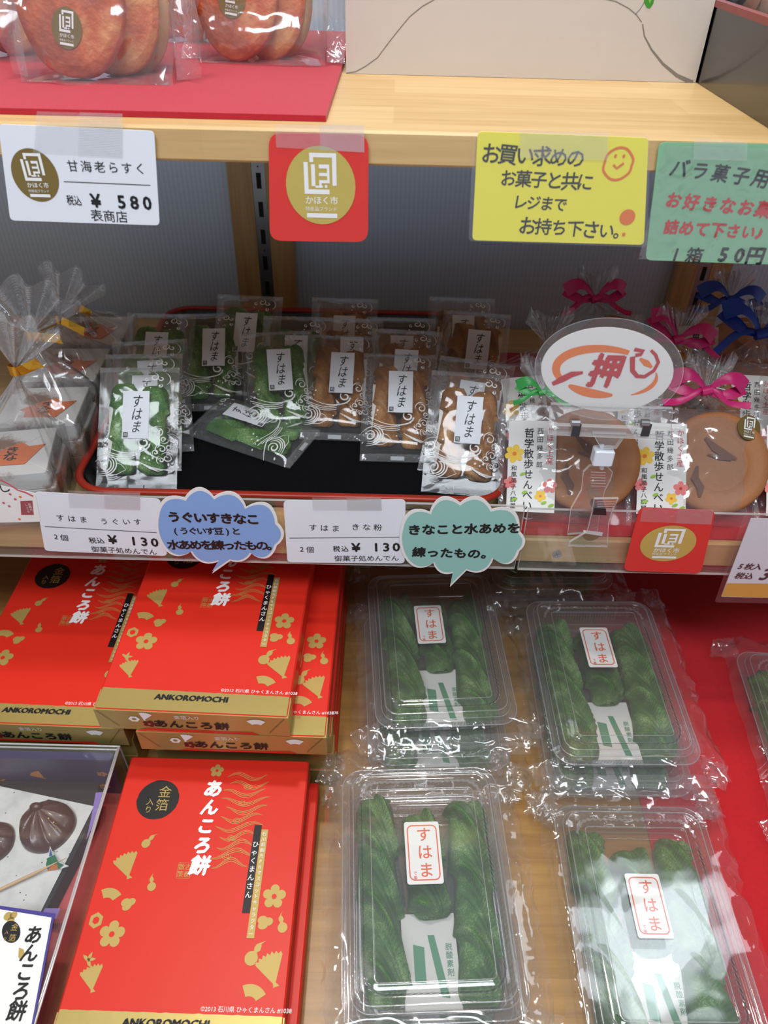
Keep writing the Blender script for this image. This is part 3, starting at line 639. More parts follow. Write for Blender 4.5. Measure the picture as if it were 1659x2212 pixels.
def sachet(mb, x0, x1, y0, y1, z):
    mb.box(x0, x1, y0, y1, z, z+0.0012, PAPER)
def suhama_packet(color, variant, label, M, group):
    t = thing('soy_sweet_packet', label, 'packet', M @ Matrix.Scale(1.05, 4), group)
    PM = PGREEN if color == 'g' else PBROWN
    rnd = random.Random(variant)
    for sx, dph in ((-0.0125, 0.0), (0.0125, 1.9)):
        mb = MB(); braid(mb, sx+0.001, 0.0125+rnd.uniform(-.001, .001), 0.0895+rnd.uniform(-.002, .002), 0.0018, 0.0122, 0.0088, 0.028, dph+variant*1.3, PM, nx=16, ny=56, seed=variant)
        mb.build('twisted_sweet', t)
    mb = MB(); sachet(mb, -0.0235, -0.012, 0.022, 0.073, 0.0014)
    if variant % 2: mb = MB(); sachet(mb, 0.014, 0.026, 0.036, 0.080, 0.0014)
    mb.build('oxygen_absorber_sachet', t)
    k = 1+variant*0.07; mb = MB()
    ng = 26
    def fr(u, v): x, y = (u-.5)*PW, v*PL; return (x, y, bul(x, y, k)+0.0002)
    mb.grid(fr, ng, 36, FILM)
    mb.grid(lambda u, v: ((u-.5)*PW, v*PL, -0.0002-0.0006*sin(pi*u)*ridge(u*3, v*4, variant)), 10, 14, FILM)
    for a0, a1 in ((0, 0.055), (0.955, 1.0)): mb.grid(lambda u, v: ((u-.5)*PW, (a0+(a1-a0)*v)*PL, bul((u-.5)*PW, (a0+(a1-a0)*v)*PL, k)*0.4+0.0010+0.0004*sin(u*60)), 60, 2, FILMS)
    mb.build('film', t)
    mb = MB(); waveprint(mb, k); mb.build('wave_print', t, label='white printed waves and swirls')
    x0, x1, y0, y1 = -0.0135+0.004, 0.0080+0.004, 0.041, 0.081; mb = MB()
    if variant % 3 == 1: x0 += 0.003; x1 += 0.003
    mb.grid(lambda u, v: (x0+(x1-x0)*u, y0+(y1-y0)*v, bul(x0+(x1-x0)*u, y0+(y1-y0)*v, k)+0.0006), 8, 12, WHITEC)
    zz = lambda x, y: bul(x, y, k)+0.0009
    xc = (x0+x1)/2+0.001
    mb.chars('すはま', xc, y1-0.0085, 0.0105, BLACKI, zz, dx=0, dy=-0.0108, off=0.0, sx=0.85, sy=1.12, jit=0.06, shear=0.18)
    mb.poly([(x0+.001, y0+.001), (x0+.0048, y0+.001), (x0+.0048, y0+.0052), (x0+.001, y0+.0052)], zz, BLACKI)
    zz2 = lambda x, y: bul(x, y, k)+0.0011
    mb.chars('苑', x0+.0029, y0+.0031, .0033, WINK, zz2)
    mb.build('name_label', t, label='white label with brush-written name')
    mb = MB(); mb.box(-0.006, 0.006, 0.001, 0.0048, 0.0012, 0.0016, WHITEC); mb.build('seal_tab', t)
    return t
GG, GB = 'green twisted soy sweets in packets on the tray', 'brown twisted soy sweets in packets on the tray'
SP = [
 ('g', 0, 'green sweet packet standing furthest left at the front of the black tray', -0.2150, 0.5180, 3.0, 42.7),
 ('g', 1, 'green sweet packet directly behind the front left green one, only its top showing', -0.2172, 0.5460, 4.5, 41),
 ('g', 2, 'green sweet packet, third from the front in the left row, tilted to the right', -0.2118, 0.5740, 9.5, 41),
 ('g', 0, 'green sweet packet at the back left corner of the tray beside the mochi bags', -0.2300, 0.6335, -0.4, 40),
 ('g', 1, 'green sweet packet with upright label high in the left half of the tray', -0.1762, 0.6500, 5.0, 34),
 ('g', 2, 'green sweet packet peeking out behind the high green packet with upright label', -0.1500, 0.6790, -3.0, 42),
 ('g', 3, 'green sweet packet in the tray centre, its label leaning left beside the brown ones', -0.0975, 0.6040, 8.9, 38),
 ('g', 0, 'green sweet packet mostly hidden behind the centre green packet', -0.0915, 0.6330, 0, 41),
 ('b', 1, 'brown sweet packet next to the centre green one, lefthand of the brown packets', -0.0490, 0.6030, -1.3, 36),
 ('b', 2, 'brown sweet packet, middle one of the three nearest the front', 0.0111, 0.5700, -0.3, 34),
 ('b', 0, 'brown sweet packet at the front right corner of the black tray', 0.0664, 0.5232, -5.5, 43),
 ('b', 3, 'brown sweet packet leaning right, directly behind the front right brown one', 0.0630, 0.5500, -14, 42),
 ('b', 1, 'brown sweet packet with visible label at the back right of the tray', 0.0800, 0.6560, -8, 40),
 ('b', 2, 'brown sweet packet tucked behind the labelled back right one', 0.0740, 0.6850, -2, 43),
 ('b', 0, 'brown sweet packet showing its upper half behind the middle front brown one', 0.0130, 0.6085, -4.0, 41),
 ('b', 3, 'brown sweet packet of which only the top edge shows, centre back of the tray', 0.0120, 0.6360, -0.3, 41),
 ('b', 2, 'brown sweet packet standing alone highest against the tray back', -0.0476, 0.6780, -1, 42),
 ('b', 1, 'brown sweet packet hidden just behind the lefthand brown packet', -0.0400, 0.6320, 0, 41),
]
for i, (c_, v_, lab, x, y, yaw, tl) in enumerate(SP):
    suhama_packet(c_, v_, lab, pose(x, y, TZ+0.0012, yaw, tl), GG if c_ == 'g' else GB)
a = at_z(662, 968, TZ+.002); b = at_z(480, 905, TZ+.012)
suhama_packet('g', 1, 'green sweet packet lying askew, its label turned sideways, under the centre green one', pose(a.x, a.y, TZ+0.0012, math.degrees(math.atan2(-(b.x-a.x), b.y-a.y)), 5), GG)

# ------------------------------------------------------------------ paper-wrapped mochi in tied bags, left end
m_, t_, b_, N_, L_ = nt('kinako_stained_wrapper')
tc = N_.new('ShaderNodeTexCoord'); sp = N_.new('ShaderNodeSeparateXYZ'); L_.new(tc.outputs['Object'], sp.inputs[0])
n1 = N_.new('ShaderNodeTexNoise'); n1.inputs['Scale'].default_value = 26; n1.inputs['Detail'].default_value = 4; L_.new(tc.outputs['Object'], n1.inputs['Vector'])
n2 = N_.new('ShaderNodeTexNoise'); n2.inputs['Scale'].default_value = 500; L_.new(tc.outputs['Object'], n2.inputs['Vector'])
ad = N_.new('ShaderNodeMath'); ad.operation = 'MULTIPLY_ADD'; ad.inputs[1].default_value = 0.12; L_.new(n2.outputs['Fac'], ad.inputs[0]); L_.new(n1.outputs['Fac'], ad.inputs[2])
cr = N_.new('ShaderNodeValToRGB'); cr.color_ramp.elements[0].position = 0.565; cr.color_ramp.elements[0].color = srgb(222, 218, 214); cr.color_ramp.elements[1].position = 0.67; cr.color_ramp.elements[1].color = srgb(140, 102, 76); L_.new(ad.outputs[0], cr.inputs[0]); L_.new(cr.outputs[0], b_.inputs['Base Color']); b_.inputs['Roughness'].default_value = 0.7
WRAP = m_
ORLAB = mat('orange_label', (226, 112, 44), 0.5, var=0.05)
def mochi_bag(label, fx, fy, yaw, tie_px, tie_y, fan, seed, H=0.050, gold=None):
    Wd, Dd = 0.070, 0.068; M = pose(fx, fy, Z2+0.0003, yaw) @ Matrix.Translation((-Wd, 0, 0))
    t = thing('mochi_bag', label, 'bag of mochi', M, 'tied bags of paper-wrapped mochi at the left of the middle shelf')
    I = M.inverted(); h = H/3
    for k in range(3):
        mb = MB(); o = 0.0015*((seed+k*7) % 3-1); ins = 0.0012
        P = rrect(ins+o, Wd-ins+o, ins, Dd-ins, 0.003, 3)
        mb.loft([[(x, y, k*h+0.0003) for x, y in P], [(x+(0.0006 if x > Wd/2 else -.0006), y, k*h+h*.5) for x, y in P], [(x, y, (k+1)*h-0.0012) for x, y in P], [(Wd/2+(x-Wd/2)*.985, Dd/2+(y-Dd/2)*.985, (k+1)*h-0.0002) for x, y in P]], WRAP)
        for a_, b_2 in (((ins, ins), (Wd*.5, Dd*.5)), ((Wd-ins, ins), (Wd*.5, Dd*.5)), ((Wd-ins, Dd-ins), (Wd*.5, Dd*.5))): mb.stroke([a_, b_2], 0.0005, PAPER, (k+1)*h+0.0001)
        mb.build('wrapped_mochi', t)
    mb = MB(); mb.poly([(Wd*.22, Dd*.40), (Wd*.30, Dd*.34), (Wd*.31, Dd*.22), (Wd*.70, Dd*.20), (Wd*.88, Dd*.60), (Wd*.70, Dd*.58), (Wd*.60, Dd*.68), (Wd*.34, Dd*.50)], H+0.0004, ORLAB)
    mb.chars('きな', Wd*.52, Dd*.52, 0.011, BLACKI, H+0.0006, dx=0, dy=-0.0095, off=0.02, jit=.2); mb.build('orange_label', t)
    T = I @ at_y(*tie_px, tie_y)
    P = [(-.002, -.002), (Wd+.002, -.002), (Wd+.002, Dd+.002), (-.002, Dd+.002)]
    ring = []
    for i in range(4):
        a_, b_2 = P[i], P[(i+1) % 4]
        for j in range(10): u = j/10; ring.append((a_[0]*(1-u)+b_2[0]*u, a_[1]*(1-u)+b_2[1]*u))
    n = len(ring); L = []
    for j, v in enumerate([0, .5, 1.0]): L.append([(x+.0015*ridge(x*50, y*50, v+seed), y-.0015*ridge(x*60, y*40, v), .0004+H*v) for x, y in ring])
    for j in range(1, 12):
        v = j/11; w_ = (1-v)**1.15; q = []
        for i, (x, y) in enumerate(ring):
            pl = 1+0.10*sin(i*2*pi/n*9+seed)*sin(pi*v)+0.08*ridge(x*60, y*60, v*2+seed)*sin(pi*v)
            q.append((T.x+(x-T.x)*w_*pl+.002*cos(i*2*pi/n)*v, T.y+(y-T.y)*w_*pl+.002*sin(i*2*pi/n)*v, H+(T.z-H)*(v**1.05)+0.0015*sin(i*2*pi/n*9)*sin(pi*v)))
        L.append(q)
    mb = MB(); mb.loft(L, FILMB, True, False, True); mb.build('film', t)
    # the gathered mouth: a pleated fan above the tie, with fine printed lines
    if fan:
        a0, a1, R_, npl = fan; mb = MB()
        def fp(u, v, lift=0):
            a_ = radians(a0+(a1-a0)*u); r = 0.002+R_*v*(1+0.06*sin(u*npl*2*pi))
            return (T.x+cos(a_)*r, T.y+0.004*v+0.006*v*sin(u*npl*2*pi)-lift, T.z+sin(a_)*r*0.95)
        mb.grid(fp, 60, 8, FILMS); mb.grid(lambda u, v: fp(u, v, -0.004*v), 60, 8, FILMB)
        for q in range(8):
            v = 0.66+0.045*q; P_ = [fp(i/60, v, .0004) for i in range(61)]; P2 = [(x, y, z+0.00035) for x, y, z in P_]
            mb.loft([P_, P2], TUBR, False, False, closed=False)
        mb.build('gathered_mouth', t, label='fan-shaped gathered mouth of clear film')
    mb = MB(); mb.loft([[(T.x+(0.0042+.0006*sin(j*2))*cos(2*pi*j/14), T.y+0.004*sin(2*pi*j/14), T.z+dz) for j in range(14)] for dz in (-.004, .004)], GOLDTIE, False, False)
    gx, gz, gl_ = gold or (0.3, 0.1, 0.014)
    a_ = Vector((T.x+.003, T.y-.004, T.z)); d_ = Vector((cos(gz), -0.25, sin(gz)))*gl_; up = Vector((-sin(gz), 0, cos(gz)))*0.004
    mb.add([tuple(a_-up), tuple(a_+d_-up), tuple(a_+d_+up), tuple(a_+up)], [(0, 1, 2, 3)], GOLDTIE); mb.add([tuple(a_-up+d_*.4+Vector((0, -.001, .002))), tuple(a_+d_*1.05-up*1.2), tuple(a_+d_*.9+up), tuple(a_+up+d_*.3)], [(0, 1, 2, 3)], GOLDTIE)
    mb.build('gold_tie', t)
mochi_bag('tied bag of white-wrapped mochi nearest the front at the left edge', -0.2655, 0.4820, 12, (33, 798), 0.510, (30, 112, 0.040, 3), 1, gold=(0, 0.45, 0.020))
mochi_bag('tied bag of white-wrapped mochi, second from the front', -0.2665, 0.5500, 6, (66, 722), 0.585, (22, 150, 0.046, 4), 4, gold=(0, 0.0, 0.024))
mochi_bag('tied bag of white-wrapped mochi, third from the front', -0.2740, 0.6250, 3, (128, 688), 0.655, (26, 100, 0.048, 2.5), 8, gold=(0, -0.4, 0.022))
mochi_bag('tied bag of white-wrapped mochi furthest back, by the wall', -0.2720, 0.7000, 4, (168, 662), 0.740, (60, 120, 0.016, 2), 12, gold=(0, -0.5, 0.012))

# ------------------------------------------------------------------ clear price rails along the middle shelf edge
YR = 0.4665
def rail(label, x0, x1, z0, z1):
    t = thing('price_rail', label, 'price rail', pose(0, YR, 0))
    mb = MB(); mb.add([(x, -0.001, z) for z in (z0, z1) for x in (x0, x1)], [(0, 1, 3, 2)], ACR); mb.add([(x, 0.001, z) for z in (z0, z1) for x in (x0, x1)], [(0, 1, 3, 2)], ACR); mb.build('plate', t)
    mb = MB(); e = 0.0010
    mb.box(x0, x1, -e, e, z1-0.0002, z1+0.0004, ACRE); mb.box(x0, x1, -e, e, z0-0.0006, z0+.0002, ACRE); mb.box(x0, x1, e, YF-YR, z0-0.0012, z0-.0002, ACR); mb.box(x0-.0003, x0+.0003, -e, e, z0, z1, ACRE); mb.box(x1-.0003, x1+.0003, -e, e, z0, z1, ACRE); mb.build('edge', t, label='pale polished edges')
rail('long clear acrylic price rail in front of the black tray', -0.95, 0.1105, 0.8125, 0.8790)
rail('clear acrylic price rail in front of the senbei bags', 0.1135, 0.95, 0.8115, 0.8765)

ZR = YR-0.0022
def price_card2(label, P, name, rows, tp):
    t, f, mb = sign('price_card', label, 'price card', P, ZR, WHITEC, r=0.004)
    for r_ in rows: row(mb, f, *r_[:3], r_[3], BLACKI, **r_[4])
    return t, f, mb
k0 = dict(off=.004, sx=.95)
t, f, mb = price_card2('white price card for the green sweets at 130 yen, taped to the rail', [(361, 1201), (346, 1078), (74, 1062), (97, 1190)], 0, [
  ('すはま', (130, 1118), (180, 1122), 19, k0), ('うぐいす', (225, 1126), (297, 1127), 19, k0), ('2個', (121, 1159), (139, 1161), 19, k0), ('税込', (200, 1167), (217, 1167), 18, dict(off=.01, sx=.9)),
  ('¥ 130', (243, 1165), (334, 1171), 33, dict(off=.03)), ('御菓子処めんでん', (206, 1186), (330, 1192), 18, dict(off=.002))], 0)
line(mb, f, (97, 1137), (352, 1151), 1.3, BLACKI); mb.build('card', t); tape(f, [(303, 1101), (303, 1064), (147, 1059), (150, 1096)], t)
t, f, mb = price_card2('white price card for the brown sweets at 130 yen, between the two cloud notes', [(874, 1217), (876, 1079), (612, 1082), (621, 1215)], 0, [
  ('すはま', (676, 1139), (725, 1141), 20, k0), ('きな粉', (768, 1138), (816, 1139), 20, k0), ('2個', (652, 1186), (670, 1187), 19, k0), ('税込', (727, 1185), (745, 1185), 18, dict(off=.01, sx=.9)),
  ('¥ 130', (769, 1182), (856, 1181), 33, dict(off=.03)), ('御菓子処めんでん', (731, 1206), (853, 1205), 18, dict(off=.002))], 0)
line(mb, f, (625, 1162), (872, 1160), 1.3, BLACKI); mb.build('card', t); tape(f, [(825, 1102), (823, 1075), (674, 1074), (676, 1102)], t)

def cloud(label, lobes, tail, pm, texts, y):
    """cut-out speech cloud: outline from its lobes, white paper border, coloured middle"""
    pts = []
    allp = [p for p in lobes]
    a = at_y(allp[0][0], allp[0][1], y)
    cx = sum(p[0] for p in allp)/len(allp); cy = sum(p[1] for p in allp)/len(allp); c = at_y(cx, cy, y)
    t = thing('cloud_note', label, 'note', wallpose(c.x, y, c.z)); f = Frame(t.matrix_world.copy())
    def outline(lobes, tail, bulge):
        O = []
        n = len(lobes)
        for i in range(n):
            p, q = lobes[i], lobes[(i+1) % n]
            if p[2] == 0: O.append(p[:2]); continue
            dx, dy = q[0]-p[0], q[1]-p[1]; L_ = sqrt(dx*dx+dy*dy)
            for k in range(10):
                u = k/10; h_ = p[2]*bulge*L_*sin(pi*u)**.8; O.append((p[0]+dx*u+dy/L_*h_, p[1]+dy*u-dx/L_*h_))
        return O
    O = outline(lobes, tail, 1.0); mb = MB(); mb.prism(f.pts(O), -0.0006, 0, PAPER)
    I_ = [(cx+(x-cx)*.955, cy+(y_-cy)*.93) for x, y_ in O]
    mb.poly(f.pts(I_), 0.0002, pm)
    for r_ in texts: row(mb, f, *r_[:3], r_[3], r_[4], 0.0004, **r_[5])
    mb.build('card', t); return t
BK = mat('thick_marker', (16, 8, 10), 0.4)
cloud('blue cloud-shaped handwritten note beside the green sweets price card', [(338, 1112, .30), (398, 1076, .34), (462, 1073, .30), (532, 1095, .36), (600, 1130, .30), (598, 1178, .34), (543, 1196, .20), (498, 1211, 0), (458, 1239, 0), (474, 1212, .22), (412, 1192, .25), (350, 1178, .10)], None, BLUEP, [
   ('うぐいすきなこ', (376, 1116), (546, 1121), 31, BK, dict(off=.05)), ('(うぐいす豆)と', (379, 1146), (510, 1147), 22, BK, dict(off=.03)), ('水あめを練ったもの。', (375, 1176), (590, 1178), 29, BK, dict(off=.04))], ZR-0.0016)
cloud('teal cloud-shaped handwritten note beside the brown sweets price card', [(866, 1138, .30), (928, 1106, .34), (994, 1086, .30), (1063, 1100, .36), (1122, 1148, .30), (1122, 1190, .36), (1066, 1206, .26), (1008, 1232, 0), (972, 1268, 0), (978, 1238, .24), (936, 1216, .26), (874, 1204, .10)], None, TEALP, [
   ('きなこと水あめを', (895, 1144), (1110, 1140), 31, BK, dict(off=.045)), ('練ったもの。', (905, 1192), (1054, 1196), 30, BK, dict(off=.045))], ZR-0.0016)

# red sign on the right rail
t, f, mb = sign('brand_sign', 'red sign with round gold sticker taped to the right price rail', 'sign', [(1514, 1239), (1546, 1103), (1382, 1096), (1346, 1232)], ZR-0.0015, REDCARD, r=0.006)
mb.build('card', t); mb = MB(); s = f.s_(1443, 1170, 1); c = f.p(1443, 1174); emblem(mb, c[0], c[1], 60*s, 0.0003, GOLDCARD, ry=52*s); mb.build('sticker', t)
tape(f, [(1536, 1132), (1541, 1101), (1388, 1096), (1382, 1126)], t)
# laminated price sign cut by the right edge
t, f, mb = sign('laminated_price_sign', 'laminated white price sign with a yellow band at the right edge', 'price sign', [(1742, 1294), (1790, 1122), (1622, 1120), (1558, 1289)], ZR-0.0015, WHITEC, r=0.0006)
YB = mat('amber_band', (232, 172, 54), 0.5)
mb.poly(f.pts([(1742, 1294), (1752, 1262), (1570, 1260), (1558, 1288)], .0002), 0.0002, YB)
row(mb, f, '5枚入', (1600, 1223), (1637, 1224), 20, BLACKI, off=.03, shear=.2); row(mb, f, '税込', (1598, 1243), (1618, 1244), 20, BLACKI, off=.03, shear=.2); row(mb, f, '3', (1655, 1240), (1656, 1240), 46, BLACKI, off=.03, shear=.2); mb.build('card', t)
mb = MB(); mb.poly(quadcard(f.pts([(1752, 1304), (1800, 1100), (1610, 1103), (1543, 1300)]), 0.003), 0.0006, LAM); mb.build('laminate', t)
# laminated label at the left end of the rail
t, f, mb = sign('laminated_label', 'laminated white label with small pink flowers at the far left of the rail', 'label', [(88, 1127), (76, 1066), (-60, 1035), (-50, 1130)], ZR-0.0004, PAPER, r=0.002)
ROSE = mat('rose_print', (206, 96, 104), 0.5); ROSED = mat('dusty_red_print', (160, 76, 82), 0.5)
mb.stroke(f.pts([(0, 1036), (20, 1046), (38, 1058), (56, 1064), (72, 1072)]), 0.0016, ROSE, 0.0002)
mb.poly(f.pts([(44, 1082), (70, 1081), (73, 1112), (46, 1112)]), 0.0002, ROSED); mb.chars('加賀の', *f.p(64, 1089), 0.0026, PAPER, 0.0004, dx=0, dy=-0.0027); mb.chars('しょうゆ', *f.p(57, 1090), 0.0022, PAPER, 0.0004, dx=0, dy=-0.0023)
for (x, y, c_) in ((22, 1067, ROSE), (33, 1078, ROSE), (44, 1073, ORANGEI), (42, 1121, ORANGEI), (20, 1093, ROSE), (8, 1086, ROSE)): mb.disc(*f.p(x, y), 0.0011, 0.0003, c_, 8)
mb.chars('し', *f.p(8, 1052), 0.011, BLACKI, 0.0003); mb.build('card', t)

# ------------------------------------------------------------------ pop-up sign holder clipped on the right rail
YS = YR-0.004
c = at_y(1300, 960, YS)
t = thing('sign_holder', 'clear plastic clip stand holding the oval recommendation sign on the right rail', 'sign holder', wallpose(c.x, YS, c.z)); f = Frame(t.matrix_world.copy())
mb = MB()
bar = f.pts([(1183, 930), (1190, 870), (1452, 880), (1449, 941)]); mb.prism(bar, -0.0008, 0.0008, ACR, side=ACRE)
low = f.pts([(1182, 931), (1184, 911), (1450, 921), (1448, 943)]); mb.prism(low, 0.0009, 0.0045, ACR, side=ACRE)
tri = f.pts([(1278, 930), (1351, 932), (1329, 964), (1297, 963)]); mb.prism(tri, -0.001, 0.003, ACR, side=ACRE)
for P in (bar, low, tri):
    n = len(P); mb.stroke(list(P)+[P[0]], 0.0005, ACRE, 0.0048 if P is low else (0.0012 if P is bar else 0.0033))
mb.stroke(f.pts([(1190, 871), (1452, 881)]), 0.0009, TUBR, 0.0014)
mb.build('clip_bar', t)
mb = MB()
for x in (1241, 1391): mb.box(*[v for v in (f.p(x-9, 925)[0], f.p(x+9, 925)[0])], f.p(x, 934)[1], f.p(x, 908)[1], 0.0046, 0.0054, METALD)
for x in (1241, 1391): mb.tube([(f.p(x-9, 909)[0], f.p(x, 909)[1], 0.003), (f.p(x+9, 909)[0], f.p(x, 909)[1], 0.003)], 0.0027, METAL, 12)
mb.build('spring_clip', t, label='small steel spring clips')
mb = MB(); a = f.p(1284, 968); b = f.p(1319, 1001); mb.prism(rrect(a[0], b[0], b[1], a[1], 0.0015), -0.005, 0.005, WPLAST, ch=0.0008); a = f.p(1300, 962); b = f.p(1300, 1012); mb.tube([(a[0], a[1], 0), (b[0], b[1], 0)], 0.0018, WPLAST, 10); mb.build('swivel_joint', t, label='milky white swivel joint')
def clipleg(P, z0, z1, ztop=None):
    Q = f.pts(P); mb.prism(Q, z0, z1, ACR, side=ACRE); mb.stroke(list(Q)+[Q[0]], 0.0005, ACRE, z1+0.0002)
mb = MB(); clipleg([(1260, 1020), (1274, 1006), (1311, 1007), (1323, 1020), (1318, 1038), (1306, 1060), (1296, 1100), (1290, 1150), (1226, 1155), (1233, 1100), (1256, 1060)], -0.002, 0.000)
for k in range(6): mb.stroke(f.pts([(1276, 1019+k*6), (1308, 1020+k*6)]), 0.0006, ACRE, 0.0004)
mb.build('clip_back', t)
mb = MB(); clipleg([(1277, 1057), (1329, 1056), (1316, 1080), (1307, 1110), (1305, 1160), (1222, 1158), (1225, 1150), (1262, 1128), (1272, 1085)], 0.010, 0.012)
for k in range(4): mb.stroke(f.pts([(1283, 1062+k*5), (1320, 1062+k*5)]), 0.0006, ACRE, 0.0124)
mb.build('clip_front', t)
mb = MB(); P = f.pts([(1273, 1088), (1302, 1089), (1301, 1076), (1276, 1075)]); mb.prism(P, 0.0128, 0.0136, METALD); mb.box(*(f.p(1275, 1085)[0], f.p(1300, 1085)[0]), f.p(1280, 1086)[1], f.p(1280, 1078)[1], 0.0, 0.0128, METAL); mb.build('steel_spring', t)
mb = MB(); cc = f.p(1273, 1138); mb.poly([(cc[0]+0.0068*cos(pi+pi*k/16), cc[1]+0.0065*sin(pi+pi*k/16)) for k in range(17)], 0.0093, GOLDDK); mb.poly(f.pts([(1255, 1128), (1297, 1133), (1295, 1141), (1256, 1135)]), 0.0096, PAPER); mb.build('round_sticker', t)
# oval card
def ell(cx, cy, rx, ry, n=64, rot=0.02): return [(cx+rx*cos(2*pi*k/n)-rot*ry*sin(2*pi*k/n), cy+ry*sin(2*pi*k/n)+rot*rx*cos(2*pi*k/n)) for k in range(n)]
t = thing('oval_sign', 'white oval sign with red brush writing and an orange ring, in the clear clip', 'sign', wallpose(c.x, YS+0.0002, c.z)); f = Frame(t.matrix_world.copy())
mb = MB(); mb.prism(f.pts(ell(1312, 798, 143, 91)), -0.0004, 0.0001, PAPER)
CRIM = mat('crimson_brush', (196, 34, 40), 0.5); ORB = mat('orange_brush', (240, 122, 36), 0.5)
def br(P, w, m, z=0.0003): mb.stroke(f.pts(P), w, m, z)
s = f.s_(1312, 798, 1)
def earc(cx, cy, rx, ry, a0, a1, w, m, tilt=0.0):
    P = [(cx+rx*cos(radians(a0+(a1-a0)*i/40)), cy-ry*sin(radians(a0+(a1-a0)*i/40))+tilt*cos(radians(a0+(a1-a0)*i/40))*rx) for i in range(41)]
    mb.stroke(f.pts(P), w, m, 0.0003)
earc(1308, 803, 107, 50, 62, 205, lambda u: s*(6+14*sin(pi*min(1, u*.75+.1))), ORB, tilt=.06)
earc(1308, 803, 107, 50, 222, 278, lambda u: s*(5+16*sin(pi*u)**.7), ORB, tilt=.06)
earc(1308, 803, 110, 52, 300, 368, lambda u: s*(2+9*sin(pi*u)), ORB, tilt=.08)
br([(1193, 829), (1215, 818), (1235, 808), (1259, 804)], lambda u: s*(4+12*sin(pi*(u*.8+.15))), CRIM, 0.0005)
mb.chars('押', *f.p(1309, 800), 84*s, CRIM, 0.0005, off=.045, sx=.86, shear=.1)
br([(1366, 770), (1366, 800), (1376, 812), (1392, 813), (1412, 800), (1422, 782), (1416, 766), (1406, 756)], lambda u: s*(11-5*u), CRIM, 0.0005)
br([(1370, 754), (1390, 758), (1384, 765), (1372, 767)], lambda u: s*8, CRIM, 0.0005)
br([(1382, 774), (1396, 784), (1408, 793)], lambda u: s*(5+9*sin(pi*u)), ORB, 0.0004)
mb.build('card', t)
mb = MB(); P = f.pts(ell(1315, 795, 160, 110)); mb.poly(P, 0.0009, LAM); mb.stroke(P+[P[0]], 0.0005, TUBR, 0.0011); mb.build('laminate', t)

# ------------------------------------------------------------------ round senbei crackers in ribbon-tied bags
SEN = mat('baked_senbei', (172, 112, 66), 0.6, var=0.16, scale=35, bump=0.35, bscale=500); SEND = mat('senbei_brand_mark', (112, 66, 40), 0.6, var=0.12)
YF1 = mat('yellow_flower_print', (246, 200, 60), 0.5, var=0.1, scale=300); PF1 = mat('pink_flower_print', (238, 128, 124), 0.5, var=0.1, scale=300); GF1 = mat('leaf_green_print', (150, 196, 60), 0.5)
def flower(mb, x, y, r, z, m, n=5, hole=None, rot=0.3):
    P = []
    for i in range(n*10):
        a = 2*pi*i/(n*10); rr_ = r*(0.62+0.38*abs(cos(n*a/2))**.7); P.append((x+rr_*cos(a+rot), y+rr_*sin(a+rot)))
    mb.poly(P, z, m)
    if hole: mb.disc(x, y, r*.22, (lambda a, b: z(a, b)+.0002) if callable(z) else z+0.0002, hole, 8)
def ribbon_bow(parent, T, m, kind, sc=1.0, seed=0):
    mb = MB()
    def blade(P, wf):
        L = []
        for i, p in enumerate(P):
            p = Vector(p); a_ = Vector(P[min(i+1, len(P)-1)])-Vector(P[max(i-1, 0)]); n_ = Vector((-a_.y, a_.x, 0)).normalized(); u = i/(len(P)-1)
            w = wf(u)/2; L.append([tuple(T+(p-n_*w+Vector((0, 0, -.001*sin(6*u))))*sc), tuple(T+p*sc+Vector((0, 0, .0012*sin(pi*u)))), tuple(T+(p+n_*w)*sc)])
        mb.loft(L, m, False, False, True, closed=False)
    U = [i/14 for i in range(15)]
    for sg, an in ((-1, 2.7+.25*sin(seed)), (1, .25+.2*cos(seed*2))):
        cx, cy = cos(an), sin(an)
        blade([(cx*.027*u, cy*.027*u+.006*sin(pi*u), .003+.007*sin(pi*u)) for u in U], lambda u: .0020+.0095*min(1, u*1.3))
        blade([(cx*.027*u, cy*.027*u-.004*sin(pi*u), .001+.003*sin(pi*u)) for u in U], lambda u: .0020+.0060*min(1, u*1.6))
        blade([(sg*.030*u, -.002*u-.010*u*u+.003*sin(5*u+seed), .003+.002*sin(7*u)) for u in U], lambda u: .0022+.0026*min(1, u*3))
    mb.tube([tuple(T+Vector((-.0035, -.001, .003))*sc), tuple(T+Vector((.0035, .001, .0035))*sc)], 0.0034*sc, m, 10)
    mb.build('ribbon_bow', parent, label=kind+' ribbon bow')
